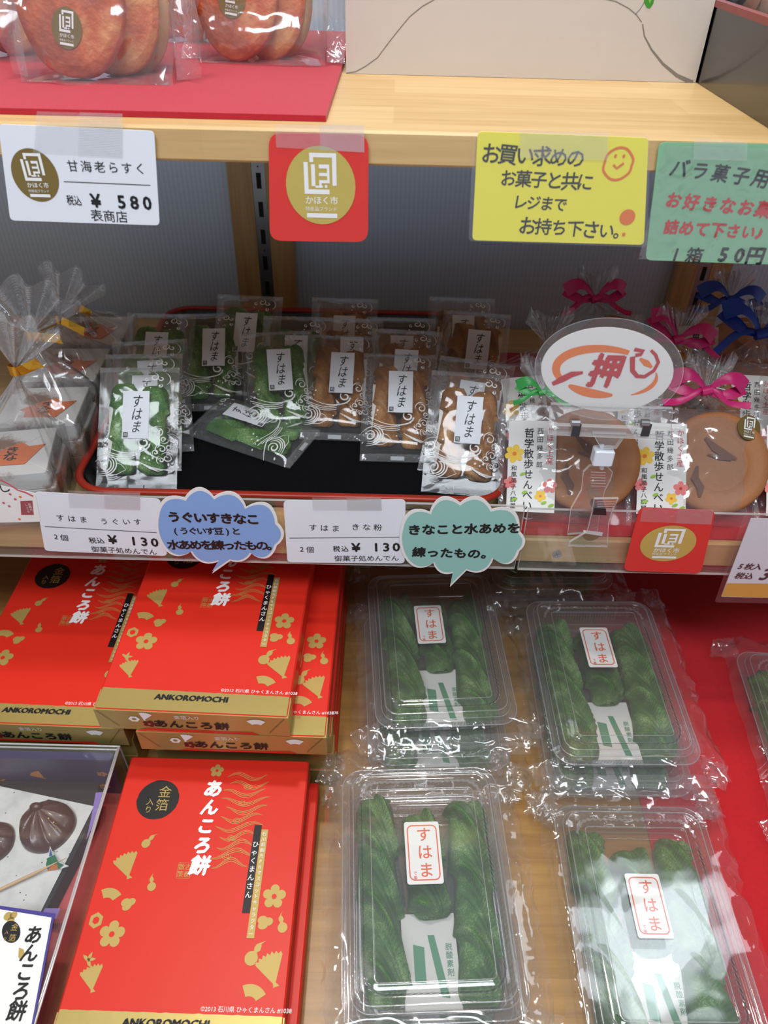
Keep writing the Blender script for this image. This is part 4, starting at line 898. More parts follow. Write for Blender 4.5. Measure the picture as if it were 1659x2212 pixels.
def senbei_bag(label, x, y, z, yaw, tilt, ribbon, rname, seed, strip=True, stick=True, front=True, cx=0.016, tie=(0, 0.112, 0.012), bow=1.2):
    M = pose(x, y, z, yaw, tilt); t = thing('senbei_bag', label, 'bag of senbei', M, 'ribbon-tied bags of senbei crackers on the middle shelf')
    R_ = 0.0435; cy = 0.052; zc = 0.010
    mb = MB(); prof = [(0.0, .0050), (0.55, .0050), (0.62, .0042), (0.70, .0046), (0.80, .0060), (0.93, .0066), (0.985, .0045), (1.0, .002), (0.985, -.0015), (0.9, -.003), (0, -.003)]
    L = [[(cx+R_*r*cos(2*pi*k/48)*(1+.01*fbm(k*.4, seed)), cy+R_*r*sin(2*pi*k/48)*(1+.01*fbm(k*.4, seed)), zc+h) for k in range(48)] for r, h in prof[1:-1]]
    mb.loft(L, SEN, True, True, True)
    zt = zc+0.0072
    mb.stroke([(cx-.012, cy+.020), (cx-.004, cy+.012), (cx+.004, cy+.007), (cx+.014, cy+.003)], lambda u: .002+.005*sin(pi*u), SEND, zt)
    mb.stroke([(cx-.018, cy-.004), (cx-.020, cy-.014), (cx-.015, cy-.022), (cx-.016, cy-.030)], lambda u: .002+.005*sin(pi*u), SEND, zt)
    mb.stroke([(cx-.010, cy+.006), (cx, cy+.004), (cx+.010, cy+.002)], lambda u: .001+.003*sin(pi*u), SEND, zt+.0001)
    mb.build('senbei', t)
    Wb, Hb = 0.104, 0.100
    def bz(u, v): e = max(0, 1-abs(2*u-1)**4)*max(0, 1-abs(2*v-1)**8); return 0.0185*e+0.0022*ridge(u*5+seed, v*5, seed)*e+0.001*fbm(u*18, v*18, seed)
    mb = MB(); mb.grid(lambda u, v: ((u-.5)*Wb, v*Hb, bz(u, v)+.0006), 34, 32, FILMB); mb.grid(lambda u, v: ((u-.5)*Wb, v*Hb, -0.0006+0.002*fbm(u*6, v*6, seed)*sin(pi*u)*sin(pi*v)*0), 12, 12, FILM)
    T = Vector(tie); n = 40; L = []
    for j in range(9):
        v = j/8; L.append([(T.x+((k/n-.5)*Wb-T.x)*(1-v)**.9+.0, Hb+(T.y-Hb)*v+.0, (0.0012+.010*v+(.007*sin(k*1.25+seed)+.004*sin(k*2.9))*sin(pi*min(.95, v+.1)))) for k in range(n+1)])
    mb.loft(L, FILMB, False, False, True, closed=False)
    L = []
    for j in range(7):
        v = j/6; L.append([(T.x+(k/n-.5)*(.004+.040*v), T.y+.024*v*(1+.25*sin(k*1.9+seed)), T.z+.002+.008*v*sin(k*1.7+seed)+.012*v) for k in range(n+1)])
    mb.loft(L, FILMS, False, False, True, closed=False)
    for sg in (-1, 1): mb.grid(lambda u, v: (sg*(Wb/2+.004*u), v*Hb, .0008+.002*sin(v*20)*u), 4, 30, FILMS)
    mb.build('cellophane', t)
    zz = lambda x_, y_: bz(x_/Wb+.5, y_/Hb)+.0016
    if strip:
        x0, x1, y0, y1 = -0.051, -0.012, 0.006, 0.082
        zs = lambda x_, y_: 0.0195-0.4*max(0, -0.042-x_)-.10*max(0, .014-y_); z1 = lambda a, b: zs(a, b)+.0003; z2 = lambda a, b: zs(a, b)+.0005
        mb = MB(); mb.grid(lambda u, v: (x0+(x1-x0)*u, y0+(y1-y0)*v, zs(x0+(x1-x0)*u, y0+(y1-y0)*v)), 10, 8, PAPER)
        mb.chars('かほく土産', x1-.0052, y1-.0075, .0062, REDI, z1, dx=0, dy=-.0064, off=.006)
        mb.chars('西田幾多郎', x1-.0135, y1-.0085, .0056, BLACKI, z1, dx=0, dy=-.0070, off=.006)
        mb.chars('哲学散歩せんべい', x1-.0225, y1-.0105, .0084, BLACKI, z1, dx=0, dy=-.0086, off=.012)
        mb.chars('和風菓子八講屋', x0+.0050, y0+.036, .0046, BLACKI, z1, dx=0, dy=-.0052, off=.01)
        flower(mb, x0+.0050, y0+.048, .0078, z1, YF1, 6, ORANGEI); flower(mb, x1-.0045, y0+.022, .0062, z1, PF1, 5, REDI); flower(mb, x1-.0120, y0+.0135, .0050, z1, YF1, 5, ORANGEI, .9); flower(mb, x0+.0025, y0+.024, .0052, z1, PF1, 5, REDI)
        for (a_, b_2) in ((.012, .031), (.014, .016), (.030, .008), (.006, .010), (.036, .006)): mb.disc(x0+a_, y0+b_2, .0026, z2, GF1, 10, ry=.0013, rot=.4)
        mb.build('paper_strip', t, label='white paper strip with flowers and vertical writing')
    if stick:
        mb = MB(); emblem(mb, 0, 0, .0105, 0, GOLDDK, ry=.0105, lift=.0003); o = mb.build('sticker', t, label='round gold sticker'); o.matrix_local = Matrix.Translation((.040, .082, .0172)) @ Matrix.Rotation(radians(12), 4, 'Y') @ Matrix.Rotation(radians(-6), 4, 'Z')
    if ribbon: ribbon_bow(t, T, ribbon, rname, bow, seed)
    return t
SZ = Z2+0.0012
senbei_bag('senbei bag behind the clear sign holder, front row, its paper strip at the left', 0.1520, 0.4935, SZ, -2, 46, GREENR, 'green', 1, tie=(-.024, .108, .010), stick=False, bow=.8)
senbei_bag('front-row senbei bag with a gold sticker, right of the clear sign holder', 0.2600, 0.4945, SZ, -2, 46, PINKR, 'pink', 2, tie=(.005, .112, .012))
senbei_bag('senbei bag cut off by the right edge in the front row', 0.3680, 0.4960, SZ, -2, 46, BLUER, 'blue', 3, tie=(-.01, .112, .012), stick=False)
senbei_bag('senbei bag in the second row, left, half hidden by the oval sign', 0.1620, 0.5760, SZ, 12, 46, None, '', 4, stick=False)
senbei_bag('senbei bag in the second row, its gold sticker showing above the pink bow', 0.2610, 0.5750, SZ, -4, 47, PINKR, 'pink', 5, tie=(.000, .118, .012))
senbei_bag('senbei bag in the second row at the right, under the large blue bow', 0.3620, 0.5800, SZ, -3, 47, BLUER, 'blue', 6, tie=(-.022, .122, .012), stick=False, bow=1.5)
senbei_bag('senbei bag in the back row behind the top of the oval sign', 0.2150, 0.6750, SZ, 5, 48, PINKR, 'pink', 7, strip=False, stick=False)
senbei_bag('senbei bag in the back row by the wooden post, with a blue bow', 0.3450, 0.6800, SZ, -3, 48, BLUER, 'blue', 8, stick=False)

# ------------------------------------------------------------------ wrapped confection boxes on the lowest board
BW, BL_, BH = 0.152, 0.207, 0.0262
TILT = math.degrees(math.atan(BS))
def fan_shape(cx, cy, r, rot=0, n=7):
    P = [(0, 0)]; a0, a1 = radians(62), radians(128)
    for i in range(n*2+1):
        a = a0+(a1-a0)*i/(n*2); rr_ = r*(1.0 if i % 2 else 0.90); P.append((rr_*cos(a), rr_*sin(a)))
    P += [(-.10*r, -.02*r), (-.12*r, -.14*r), (.10*r, -.14*r)]
    c, d = cos(rot), sin(rot); return [(cx+(x)*c-(y-.5*r)*d, cy+(x)*d+(y-.5*r)*c) for x, y in P]
def fan_sector(cx, cy, r, rot=0):
    a0, a1 = radians(45), radians(125); P = [(r*cos(a0+(a1-a0)*i/12), r*sin(a0+(a1-a0)*i/12)) for i in range(13)]+[(r*.45*cos(a1-(a1-a0)*i/8), r*.45*sin(a1-(a1-a0)*i/8)) for i in range(9)]
    c, d = cos(rot), sin(rot); return [(cx+x*c-(y-.7*r)*d, cy+x*d+(y-.7*r)*c) for x, y in P]
def gourd(cx, cy, r, rot):
    P = []
    for i in range(40):
        a = 2*pi*i/40; x, y = r*.62*cos(a), r*.62*sin(a)-.45*r
        if y > 0.0: x *= .55; 
        P.append((x, y))
    Q = [(.55*r*cos(a), -.45*r+.55*r*sin(a)) for a in [radians(120+k*15) for k in range(21)]]
    Q += [(.16*r, .12*r), (.30*r, .40*r), (.22*r, .70*r), (.10*r, .85*r), (.30*r, 1.25*r), (-.02*r, .92*r), (-.24*r, .66*r), (-.26*r, .36*r), (-.14*r, .12*r)]
    c, d = cos(rot), sin(rot); return [(cx+x*c-y*d, cy+x*d+y*c) for x, y in Q]
def blob3(cx, cy, r, rot=0):
    P = []
    for i in range(48):
        a = 2*pi*i/48; rr_ = r*(0.62+.38*max(0, cos(1.5*(a-pi/2)))**1 if False else r*(0.66+0.34*abs(cos(1.5*a)))/r); P.append((rr_*cos(a), .8*rr_*sin(a)))
    c, d = cos(rot), sin(rot); return [(cx+x*c-y*d, cy+x*d+y*c) for x, y in P]
WAVELINES = None
def box_print(top_full=True):
    """printed design of the lid, millimetres measured on the lid itself"""
    mb = MB(); s = .001; z = BH+0.00025; g = GOLDPR
    X = lambda x: x*s; 
    flower(mb, X(-.8), X(195.5), .0058, z, g, 5, REDBOX)
    # black brush disc with gold writing
    P = [((-44.3+17*cos(a*pi/24)*(1+.03*fbm(a*.9, 2)))*s, (169+16.8*sin(a*pi/24)*(1+.04*fbm(a*.7, 5)))*s) for a in range(48)]
    mb.poly(P, z, BLACKI); mb.chars('金箔', X(-39.8), X(175.6), .0108, g, z+.0002, dx=0, dy=-.0112, off=.006); mb.chars('入り', X(-50), X(166.8), .0064, g, z+.0002, dx=0, dy=-.0066)
    for ch, x, y, r in (('あ', -.6, 179.5, 15.5), ('ん', -.6, 163.5, 14.5), ('こ', -.8, 148, 14), ('ろ', -.4, 132.5, 14.5), ('餅', .4, 117, 15.5)):
        mb.chars(ch, X(x), X(y), r*s, WINK, z+.0003, off=.055, shear=.12)
    # flowing water lines in gold to the right of the name
    rnd = random.Random(4)
    for b in range(11):
        yb = 191-b*7.2; x0 = 9+3*sin(b*1.9); x1 = 46-abs(b-3.5)*1.2+2*sin(b*2.3)
        for k in range(3):
            Pn = []
            for i in range(30):
                u = i/29; x = x0+u*(x1-x0); y = yb+(k-1)*1.5*sin(pi*u)+3.0*sin(u*6.6+b*.45)+2.2*(u-.5)
                Pn.append((x*s, y*s))
            mb.stroke(Pn, lambda u: (.00034*(.35+sin(pi*u))), g, z+.0001*(k % 2))
        if b % 2:
            cx_, cy_ = 16+((b*11) % 24), yb-2; Pn = [((cx_+(.5+3.4*i/26)*cos(i*.5))*s, (cy_+(.4+2.2*i/26)*sin(i*.5))*s) for i in range(27)]; mb.stroke(Pn, .0004, g, z+.00015)
    mb.stroke([(X(-16), X(118.5)), (X(-6), X(118.5)), (X(-6), X(107)), (X(-16), X(107)), (X(-16), X(118.5))], .0003, g, z)
    mb.chars('古都', X(-8.4), X(115.6), .0050, g, z, dx=0, dy=-.0054); mb.chars('散策', X(-13.4), X(115.6), .0050, g, z, dx=0, dy=-.0054)
    # black and gold bars
    mb.poly([(X(37.6), X(149.5)), (X(43.4), X(149.5)), (X(43.4), X(83.5)), (X(37.6), X(83.5))], z+.0003, BLACKI)
    mb.chars('ひゃくまんさん', X(40.5), X(134.0), .0052, WINK, z+.0005, dx=0, dy=-.0063, off=.012)
    mb.poly([(X(43.6), X(146)), (X(49), X(146)), (X(49), X(66.5)), (X(43.6), X(66.5))], z+.0003, g)
    mb.chars('石川県観光PRマスコットキャラクター', X(46.3), X(142.5), .0036, WINK, z+.0005, dx=0, dy=-.0043)
    G = lambda P: mb.poly(P, z, g)
    G(gourd(X(-43.5), X(135), .0062, -.6)); G(fan_shape(X(-55), X(117), .0185, .38)); G(gourd(X(-33.4), X(103), .0058, .25)); G(fan_sector(X(-62.5), X(95), .0125, -.1)); G(blob3(X(-47.3), X(88), .0058, .5))
    hx = [(X(-67.2)+.0052*cos(k*pi/3+.5), X(76)+.0056*sin(k*pi/3+.5)) for k in range(6)]; G(hx); mb.poly([(X(-67.2)+.0025*cos(k*pi/3+.5), X(76)+.0027*sin(k*pi/3+.5)) for k in range(6)], z+.0002, REDBOX)
    flower(mb, X(-53.2), X(67), .0093, z, g, 5, REDBOX); G(fan_shape(X(-58.5), X(40), .0155, .30)); G(gourd(X(50.6), X(57), .0085, -.5)); G(fan_shape(X(64.5), X(48.5), .0200, .34)); G(fan_sector(X(52.6), X(33.5), .0135, -.2))
    flower(mb, X(59.8), X(95.5), .0088, z, g, 5, REDBOX); G(blob3(X(55), X(77.5), .0062, .2)); G(gourd(X(67.6), X(77), .0064, .3))
    for a_ in (2.5, 1.3, .2, -1.0): G([(X(-65)+.001*cos(a_+pi/2), X(50)+.001*sin(a_+pi/2)), (X(-65)+.0032*cos(a_+.35), X(50)+.0032*sin(a_+.35)), (X(-65)+.0056*cos(a_), X(50)+.0056*sin(a_)), (X(-65)+.0032*cos(a_-.35), X(50)+.0032*sin(a_-.35)), (X(-65)+.001*cos(a_-pi/2), X(50)+.001*sin(a_-pi/2))])
    mb.word('©2013 石川県 ひゃくまんさん #1038', X(50), X(22.3), .0038, WINK, z)
    # gold foot band with the romanised name
    P = [(-BW/2+.0012, .0012), (BW/2-.0012, .0012), (BW/2-.0012, X(18.7))]+[(BW/2-.0012-(BW-.0024)*i/40, X(18.8+1.2*i/40+.5*fbm(i*.7, 9))) for i in range(1, 41)]
    mb.poly(P, z, GOLDBOX)
    for d_ in (0, .00022, -.00022, .00044, -.00044): mb.word('ANKOROMOCHI', X(-2.3)+d_, X(13.4)+d_*.6, .0068, BLACKI, z+.0003+abs(d_)*.1, sx=1.12, off=.0)
    return mb.build('lid_print')
LIDP = box_print(); LIDM = LIDP.data; bpy.data.objects.remove(LIDP)
def front_print():
    mb = MB(); TMf = Matrix.Rotation(pi/2, 4, 'X'); z = .0004
    mb.chars('あんころ餅', -.026, .0105, .0122, BLACKI, z, off=.04, M=TMf, sy=.85); mb.word('金箔入り', -.004, .0205, .0052, WINK, z, M=TMf)
    mb.poly(fan_shape(-.036, .0200, .0100, -.3), z, WINK, TMf); flower(mb, -.0345, .0105, .0055, z, mat('maroon_print', (90, 14, 20), .5), 5, GOLDBOX) if False else None
    hx = [(-.046+.0046*cos(k*pi/3), .0155+.0040*sin(k*pi/3)) for k in range(6)]; mb.poly(hx, z, WINK, TMf); mb.poly([(-.046+.002*cos(k*pi/3), .0155+.0018*sin(k*pi/3)) for k in range(6)], z+.0001, GOLDBOX, TMf)
    mb.poly(fan_sector(.050, .019, .0115, .1), z, WINK, TMf)
    P = []
    for i in range(50): a = 2*pi*i/50; r = .0056*(.62+.38*abs(cos(2.5*a))); P.append((-.0350+r*cos(a), .0095+r*.8*sin(a)))
    mb.poly(P, z, mat('maroon_print', (96, 14, 22), .5), TMf); mb.disc(-.0350, .0095, .0012, z+.0001, GOLDBOX, 8, M=TMf)
    mb.poly([(-.046, .0005), (.052, .0005), (.046, .0042), (.02, .0030), (-.01, .0036), (-.038, .0032)], z-.0002, REDBOX, TMf)
    mb.stroke([(.060, .004), (.073, .0245)], .0006, GOLDDK, z, TMf); mb.stroke([(-.060, .004), (-.074, .0245)], .0006, GOLDDK, z, TMf)
    return mb.build('front_print')
FPO = front_print(); FPM = FPO.data; bpy.data.objects.remove(FPO)
def conf_box(label, x, y, z, yaw, visible_front=True, full=True, plain=False, goldside=True):
    t = thing('confectionery_box', label, 'box of sweets', pose(x, y, z, yaw, TILT), 'red and gold boxes of bean mochi on the lowest board')
    r = .0012; n = 2
    L = []
    for ins, h in ((.0012, 0), (0, .0012), (0, BH-.0012), (.0012, BH)):
        L.append([(a, b, h) for a, b in rrect(-BW/2+ins, BW/2-ins, ins, BL_-ins, .0018, 2)])
    mb = MB(); mb.loft(L, REDBOX)
    mb.build('wrapped_body', t)
    mb = MB(); mb.box(-BW/2-.0003, BW/2+.0003, -.0003, .0185, .0003, BH-.0006, GOLDBOX); mb.build('gold_end', t, label='gold wrapping at the front end')
    if not plain:
        o = bpy.data.objects.new('lid_print', LIDM); COL.objects.link(o); o.parent = t; o['label'] = 'gold, white and black printed design on the lid'
    if visible_front:
        o = bpy.data.objects.new('front_print', FPM); COL.objects.link(o); o.parent = t; o.location = (0, -.0003, 0)
    return t
def zb(y, k): return Bz(y)+0.0003+k*(BH+0.0003)
zz_ = .0284
y0 = .162
conf_box('red confectionery box lying nearest the front, its whole lid showing', -.1346, .162, zb(.162, 1), 0, visible_front=False)
conf_box('red confectionery box under the nearest one, only its right edge showing', -.1270, .158, zb(.158, 0), 0, visible_front=False, plain=True)
conf_box('red confectionery box on top of the tall middle pile', -.1466, .3573, zb(.357, 4), -1.5)
conf_box('red confectionery box second from the top of the middle pile, shifted right', -.1180, .3573, zb(.357, 3), -.5)
conf_box('gold-ended confectionery box third from the top of the middle pile, its end in shadow', -.1160, .3760, zb(.376, 2), -.3, visible_front=False)
conf_box('confectionery box second from the bottom of the middle pile', -.1150, .3760, zb(.376, 1), 0, visible_front=False, plain=True)
conf_box('confectionery box at the bottom of the middle pile', -.1140, .3765, zb(.3765, 0), 0, visible_front=False, plain=True)
conf_box('red confectionery box on top of the left pile, beside the middle pile', -.2910, .3790, zb(.379, 2), -1)
conf_box('confectionery box under the top one of the left pile', -.2900, .3850, zb(.385, 1), 0, visible_front=False, plain=True)
conf_box('confectionery box at the bottom of the left pile', -.2910, .3860, zb(.386, 0), 0, visible_front=False, plain=True)

# ------------------------------------------------------------------ clear tubs of green twisted sweets
TW, TLn, THt = 0.125, 0.180, 0.0325
SACG = mat('green_print_on_sachet', (70, 150, 110), .5)
def tub_meshes():
    def rl(i, z, r=.016, wav=0.0, n=8):
        P = rrect(-TW/2+i, TW/2-i, i, TLn-i, max(.003, r-i*.6), n); Q = []
        return [(x, y, z) for x, y in P]
    def dense(i, z, r=.014, wav=.0006):
        P = rrect(-TW/2+i, TW/2-i, i, TLn-i, r, 10); out = []
        for k in range(len(P)):
            a, b = Vector(P[k]), Vector(P[(k+1) % len(P)]); m = max(1, int((b-a).length/.0022))
            for j in range(m): out.append(a+(b-a)*j/m)
        Q = []
        for k, p in enumerate(out):
            a = out[k-1]; b = out[(k+1) % len(out)]; d_ = (b-a).normalized(); nn = Vector((-d_.y, d_.x)); q = p+nn*(wav if k % 2 else -wav); Q.append((q.x, q.y, z+(0 if k % 2 else wav*.7)))
        return Q
    lid = MB(); z0 = -.0085
    lid.loft([rl(-.0015, z0-.001), rl(-.001, z0), rl(.004, z0+.0002), rl(.0050, z0+.004), rl(.0062, -.0012), rl(.0078, 0), rl(.0088, .0004), rl(.0100, -.0006), rl(.0125, -.0010)], TUBM, False, False, True)
    lid.loft([rl(.0125, -.0010), rl(.020, -.0006), rl(.0212, .0006), rl(.0224, -.0002)], TUBM, False, True, True)
    for i, z, r in ((.0078, .0003, .0005), (.0210, .0008, .0004), (-.001, z0, .0006), (.0048, z0+.003, .0004)):
        P = rl(i, z); lid.tube(P+[P[0], P[1]], r, TUBR, 5)
    a = dense(.0135, -.0004); b = dense(.0150, -.0010); lid.loft([a, b], TUBR, False, False, True)
    base = MB(); base.loft([rl(-.001, z0-.0012), rl(.004, z0-.0014), rl(.0058, z0-.004), rl(.0085, -THt+.004), rl(.012, -THt+.0006), rl(.016, -THt+.0003)], TUBM, True, False, True)
    P = rl(.0105, -THt+.001); base.tube(P+[P[0]], .0005, TUBR, 5)
    for k in range(34):
        y = .020+k*(TLn-.04)/33
        for sg in (-1, 1): base.add([(sg*(TW/2-.0062), y, z0-.005), (sg*(TW/2-.0062), y+.0012, z0-.005), (sg*(TW/2-.0090), y+.0012, -THt+.005), (sg*(TW/2-.0090), y, -THt+.005)], [(0, 1, 2, 3)], TUBR)
    for k in range(22):
        x = -.030+k*.060/21
        for yy, dy in ((.0062, .0028), (TLn-.0062, -.0028)): base.add([(x, yy, z0-.005), (x+.001, yy, z0-.005), (x+.001, yy+dy, -THt+.005), (x, yy+dy, -THt+.005)], [(0, 1, 2, 3)], TUBR)
    lo, bo = lid.build('lid'), base.build('tray_base'); lm, bm_ = lo.data, bo.data; bpy.data.objects.remove(lo); bpy.data.objects.remove(bo); return lm, bm_
LIDTUB, BASETUB = tub_meshes()
def tub(label, x, y, k, yaw, seed, sticker=(0, .075), sweets=True, z=None, bag=True, plain=False, stl=True):
    if z is None: z = Bz(y)+.0004+(k+1)*(THt+.0022)
    t = thing('sweet_tub', label, 'tub of sweets', pose(x, y, z, yaw, TILT), 'clear tubs of green twisted sweets')
    rnd = random.Random(seed)
    for nm, me in (('lid', LIDTUB), ('tray_base', BASETUB)):
        o = bpy.data.objects.new(nm, me); COL.objects.link(o); o.parent = t
    zc = -THt+.0155
    for i, (xx, y0, y1, tu, ph, rot) in enumerate(((-.034, .014, .166, 1.75, rnd.uniform(0, 3), .03), (.034, .012, .160, 1.65, rnd.uniform(0, 3), -.02), (.001, .070, .150, .85, rnd.uniform(0, 3), .05))):
        mb = MB(); braid(mb, xx+rnd.uniform(-.002, .002), y0, y1, -THt+.0030+(.0015 if i == 2 else 0), .0180 if i < 2 else .0170, .0225, .046, ph, PGREEN, bend=rnd.uniform(-.003, .003), rot=rot, nx=30, ny=150, seed=seed+i)
        mb.build('twisted_sweet', t)
    mb = MB(); mb.box(-.020, .020, .012, .075, -THt+.0012, -THt+.0022, PAPER); mb.add([(-.012, .030, -THt+.0026), (-.004, .028, -THt+.0026), (-.004, .052, -THt+.0026), (-.012, .054, -THt+.0026)], [(0, 1, 2, 3)], SACG)
    mb.add([(.006, .020, -THt+.0026), (.012, .019, -THt+.0026), (.004, .060, -THt+.0026), (-.001, .060, -THt+.0026)], [(0, 1, 2, 3)], SACG)
    mb.chars('脱酸素剤', .014, .052, .0052, SACG, -THt+.0026, dx=0, dy=-.0056, off=.01); mb.build('oxygen_absorber_sachet', t)
    if stl:
        sx, sy = sticker; mb = MB(); zt = .0014
        mb.prism(rrect(sx-.0135, sx+.0135, sy, sy+.047, .0018, 3), zt-.0004, zt, PAPER)
        Q = rrect(sx-.0108, sx+.0108, sy+.0030, sy+.0440, .0035, 4); Q = [(a+(.0008*sin((b-sy)/.047*pi)*(1 if a > sx else -1)), b) for a, b in Q]; mb.stroke(Q+[Q[0]], .0009, CORALI, zt+.0002)
        mb.chars('すはま', sx+.0012, sy+.0370, .0118, CORALI, zt+.0002, dx=0, dy=-.0134, off=.01)
        mb.chars('で美', sx-.0072, sy+.0080, .0032, REDI, zt+.0002, dx=0, dy=-.0034); mb.build('name_sticker', t, label='white sticker with coral border and name')
    if bag:
        mb = MB(); ex, ey = .014, .016
        def top(u, v):
            X = (u-.5)*(TW+2*ex); Y = -ey+(TLn+2*ey)*v
            dx = max(0, abs(X)-TW/2); dy = max(0, -Y, Y-TLn); d_ = max(dx, dy)
            rg = ridge(X*26+seed, Y*22, seed*.7); rg2 = ridge(X*70, Y*60+seed, 2.0)
            pinch = 1-.10*(min(1, max(0, (.02-abs(Y))/.02)))
            z_ = .0020+.0004*rg+(-.85*d_+.0045*rg*min(1, d_/.006)+.0025*rg2*min(1, d_/.006))
            return (X*(1+.03*rg2*min(1, d_*90)), Y+.0035*rg*min(1, d_*90)*(-1 if Y < TLn/2 else 1), z_)
        mb.grid(top, 64, 76, FILMT)
        # folded film ends sticking out at the four corners and the textured end seal
        for sg in (-1, 1):
            for Yc, dr in ((-.004, -1), (TLn+.002, 1)):
                def wing(u, v): a_ = u*.030; return (sg*(TW/2-.002+.026*v*(1-.35*u)+.003*fbm(u*6, v*9+seed)), Yc+dr*(a_-.012)*.8+dr*.004*v, -.010-.010*v+.005*ridge(u*4+sg, v*5, seed))
                mb.grid(wing, 12, 10, FILMB)
        for k2 in (0, 1): mb.grid(lambda u, v: ((u-.5)*(TW+.018), -.010-.010*v-.002*k2, -.012-.012*k2+.004*ridge(u*9, v*2, seed+k2)-.004*v), 60, 3, FILMB)
        mb.build('bag_film', t)
    return t
tub('clear tub of green twisted sweets at the front left, nearest the red boxes', .0440, .1760, 1, 3.2, 21, (-.002, .084))
tub('clear tub lying under the front left tub of green sweets', .0450, .1730, 0, 2.5, 22, stl=False)
tub('clear tub of green twisted sweets at the front right, shining brightest', .2150, .1665, 0, .5, 23, (-.004, .074))
tub('clear tub of green twisted sweets on the back left pile, half in shadow', .0612, .3990, 1, 4.4, 24, (-.006, .083))
tub('clear tub under the top one of the back left pile, its front end jutting out', .0560, .3770, 0, 3.5, 25, stl=False)
tub('clear tub of green twisted sweets on the back right pile beside the red felt', .2140, .3665, 1, 1.6, 26, (-.004, .092))
tub('clear tub under the top one of the back right pile', .2140, .3590, 0, .5, 27, stl=False)
tub('clear tub of green sweets deep in shadow behind the back right pile', .1800, .5640, 1, 2, 28, stl=False)
tub('clear tub at the right picture edge on the deep red felt', .4120, .3330, 0, -4, 29, stl=False)

# ------------------------------------------------------------------ acrylic sample case at the front left
CXR, CYB, CZT = -.2200, .3700, .680
CZB = Bz(.37)
t = thing('sample_case', 'clear acrylic display case over the sample sweets at the lower left', 'display case', pose(-.300, .20, Bz(.2)+.0003, 0, TILT))
W2, D2, HC = .160, .176, .0600
mb = MB(); x0, x1 = -.14, .0795; y0_, y1_ = -.17, .1750
f1 = lambda P, M_=ACR: mb.add(P, [(0, 1, 2, 3)], M_)
f1([(x0, y0_, HC), (x1, y0_, HC), (x1, y1_, HC), (x0, y1_, HC)]); f1([(x0, y1_, 0), (x1, y1_, 0), (x1, y1_, HC), (x0, y1_, HC)]); f1([(x1, y0_, 0), (x1, y1_, 0), (x1, y1_, HC), (x1, y0_, HC)]); f1([(x1-.002, y0_, 0), (x1-.002, y1_, 0), (x1-.002, y1_, HC-.002), (x1-.002, y0_, HC-.002)])
f1([(x0, y0_, HC-.002), (x1-.002, y0_, HC-.002), (x1-.002, y1_-.002, HC-.002), (x0, y1_-.002, HC-.002)]); f1([(x0, y0_, 0), (x1, y0_, 0), (x1, y0_, HC), (x0, y0_, HC)])
mb.build('panes', t)
mb = MB(); 
for P in ([(x0, y1_, HC), (x1, y1_, HC)], [(x1, y0_, HC), (x1, y1_, HC)], [(x1, y1_, 0), (x1, y1_, HC)], [(x1-.002, y0_, HC-.002), (x1-.002, y1_, HC-.002)], [(x0, y1_-.002, HC-.002), (x1-.002, y1_-.002, HC-.002)]): mb.tube(P, .0009, ACRE, 6)
mb.build('edge', t)
CM = t.matrix_world.copy() if False else (pose(-.300, .20, Bz(.2)+.0003, 0, TILT))
def cpose(px, py, h, yaw=0, tilt=0):
    f = Frame(CM); x, y = f.p(px, py, h); return CM @ Matrix.Translation((x, y, h)) @ Matrix.Rotation(radians(yaw), 4, 'Z') @ Matrix.Rotation(radians(tilt), 4, 'X')
PURP = mat('deep_purple_card', (52, 44, 96), .4, var=.08); LILAC = mat('lilac_card', (150, 124, 204), .5); PINKF = mat('faded_red_felt', (206, 84, 84), .85, var=.08)
OCH = mat('ochre_print', (206, 132, 60), .5)
t = thing('base_cloth', 'red felt lining under the sample case', 'cloth', CM); mb = MB(); mb.box(-.139, .112-.0, -.168, .172, 0, .0012, FELT2); 
t.matrix_world = CM @ Matrix.Translation((0, 0, -.0001)); mb = MB(); mb.box(-.139, .0760, -.168, .1700, .0002, .0012, PINKF); mb.build('felt_sheet', t)
t = thing('purple_box', 'purple printed box standing at the back inside the sample case', 'box', CM @ Matrix.Translation((-.0335, .166, .0014)))
mb = MB(); mb.loft([[(a, b, h) for a, b in rrect(-.105, .1085, -.003, .004, .001, 1)] for h in (0, .0565)], PURP); mb.build('body', t)
TMp = Matrix.Translation((0, -.0031, 0)) @ Matrix.Rotation(pi/2, 4, 'X'); mb = MB()
for P in (fan_shape(.040, .030, .0125, .6), fan_sector(-.068, .018, .012, .3), fan_shape(-.085, .034, .010, 0)): mb.poly(P, .0002, OCH, TMp)
for P in (blob3(-.008, .034, .010, 0), blob3(-.035, .014, .0060, -.4), blob3(-.09, .012, .007, 0)): mb.poly(P, .0002, OCH, TMp)
mb.poly(gourd(.004, .018, .0052, -.9), .0002, OCH, TMp); flower(mb, 0, 0, .0001, 0, OCH) 
for (x, y, r) in ((.045, .012, .0065), (-.030, .030, .0055), (.092, .012, .0065), (.096, .034, .005)):
    P = [(x+r*(.62+.38*abs(cos(2.5*a)))*cos(a), y+.8*r*(.62+.38*abs(cos(2.5*a)))*sin(a)) for a in [2*pi*i/50 for i in range(50)]]; mb.poly(P, .0002, OCH, TMp); mb.disc(x, y, r*.2, .0004, PURP, 8, M=TMp)
mb.build('print', t)
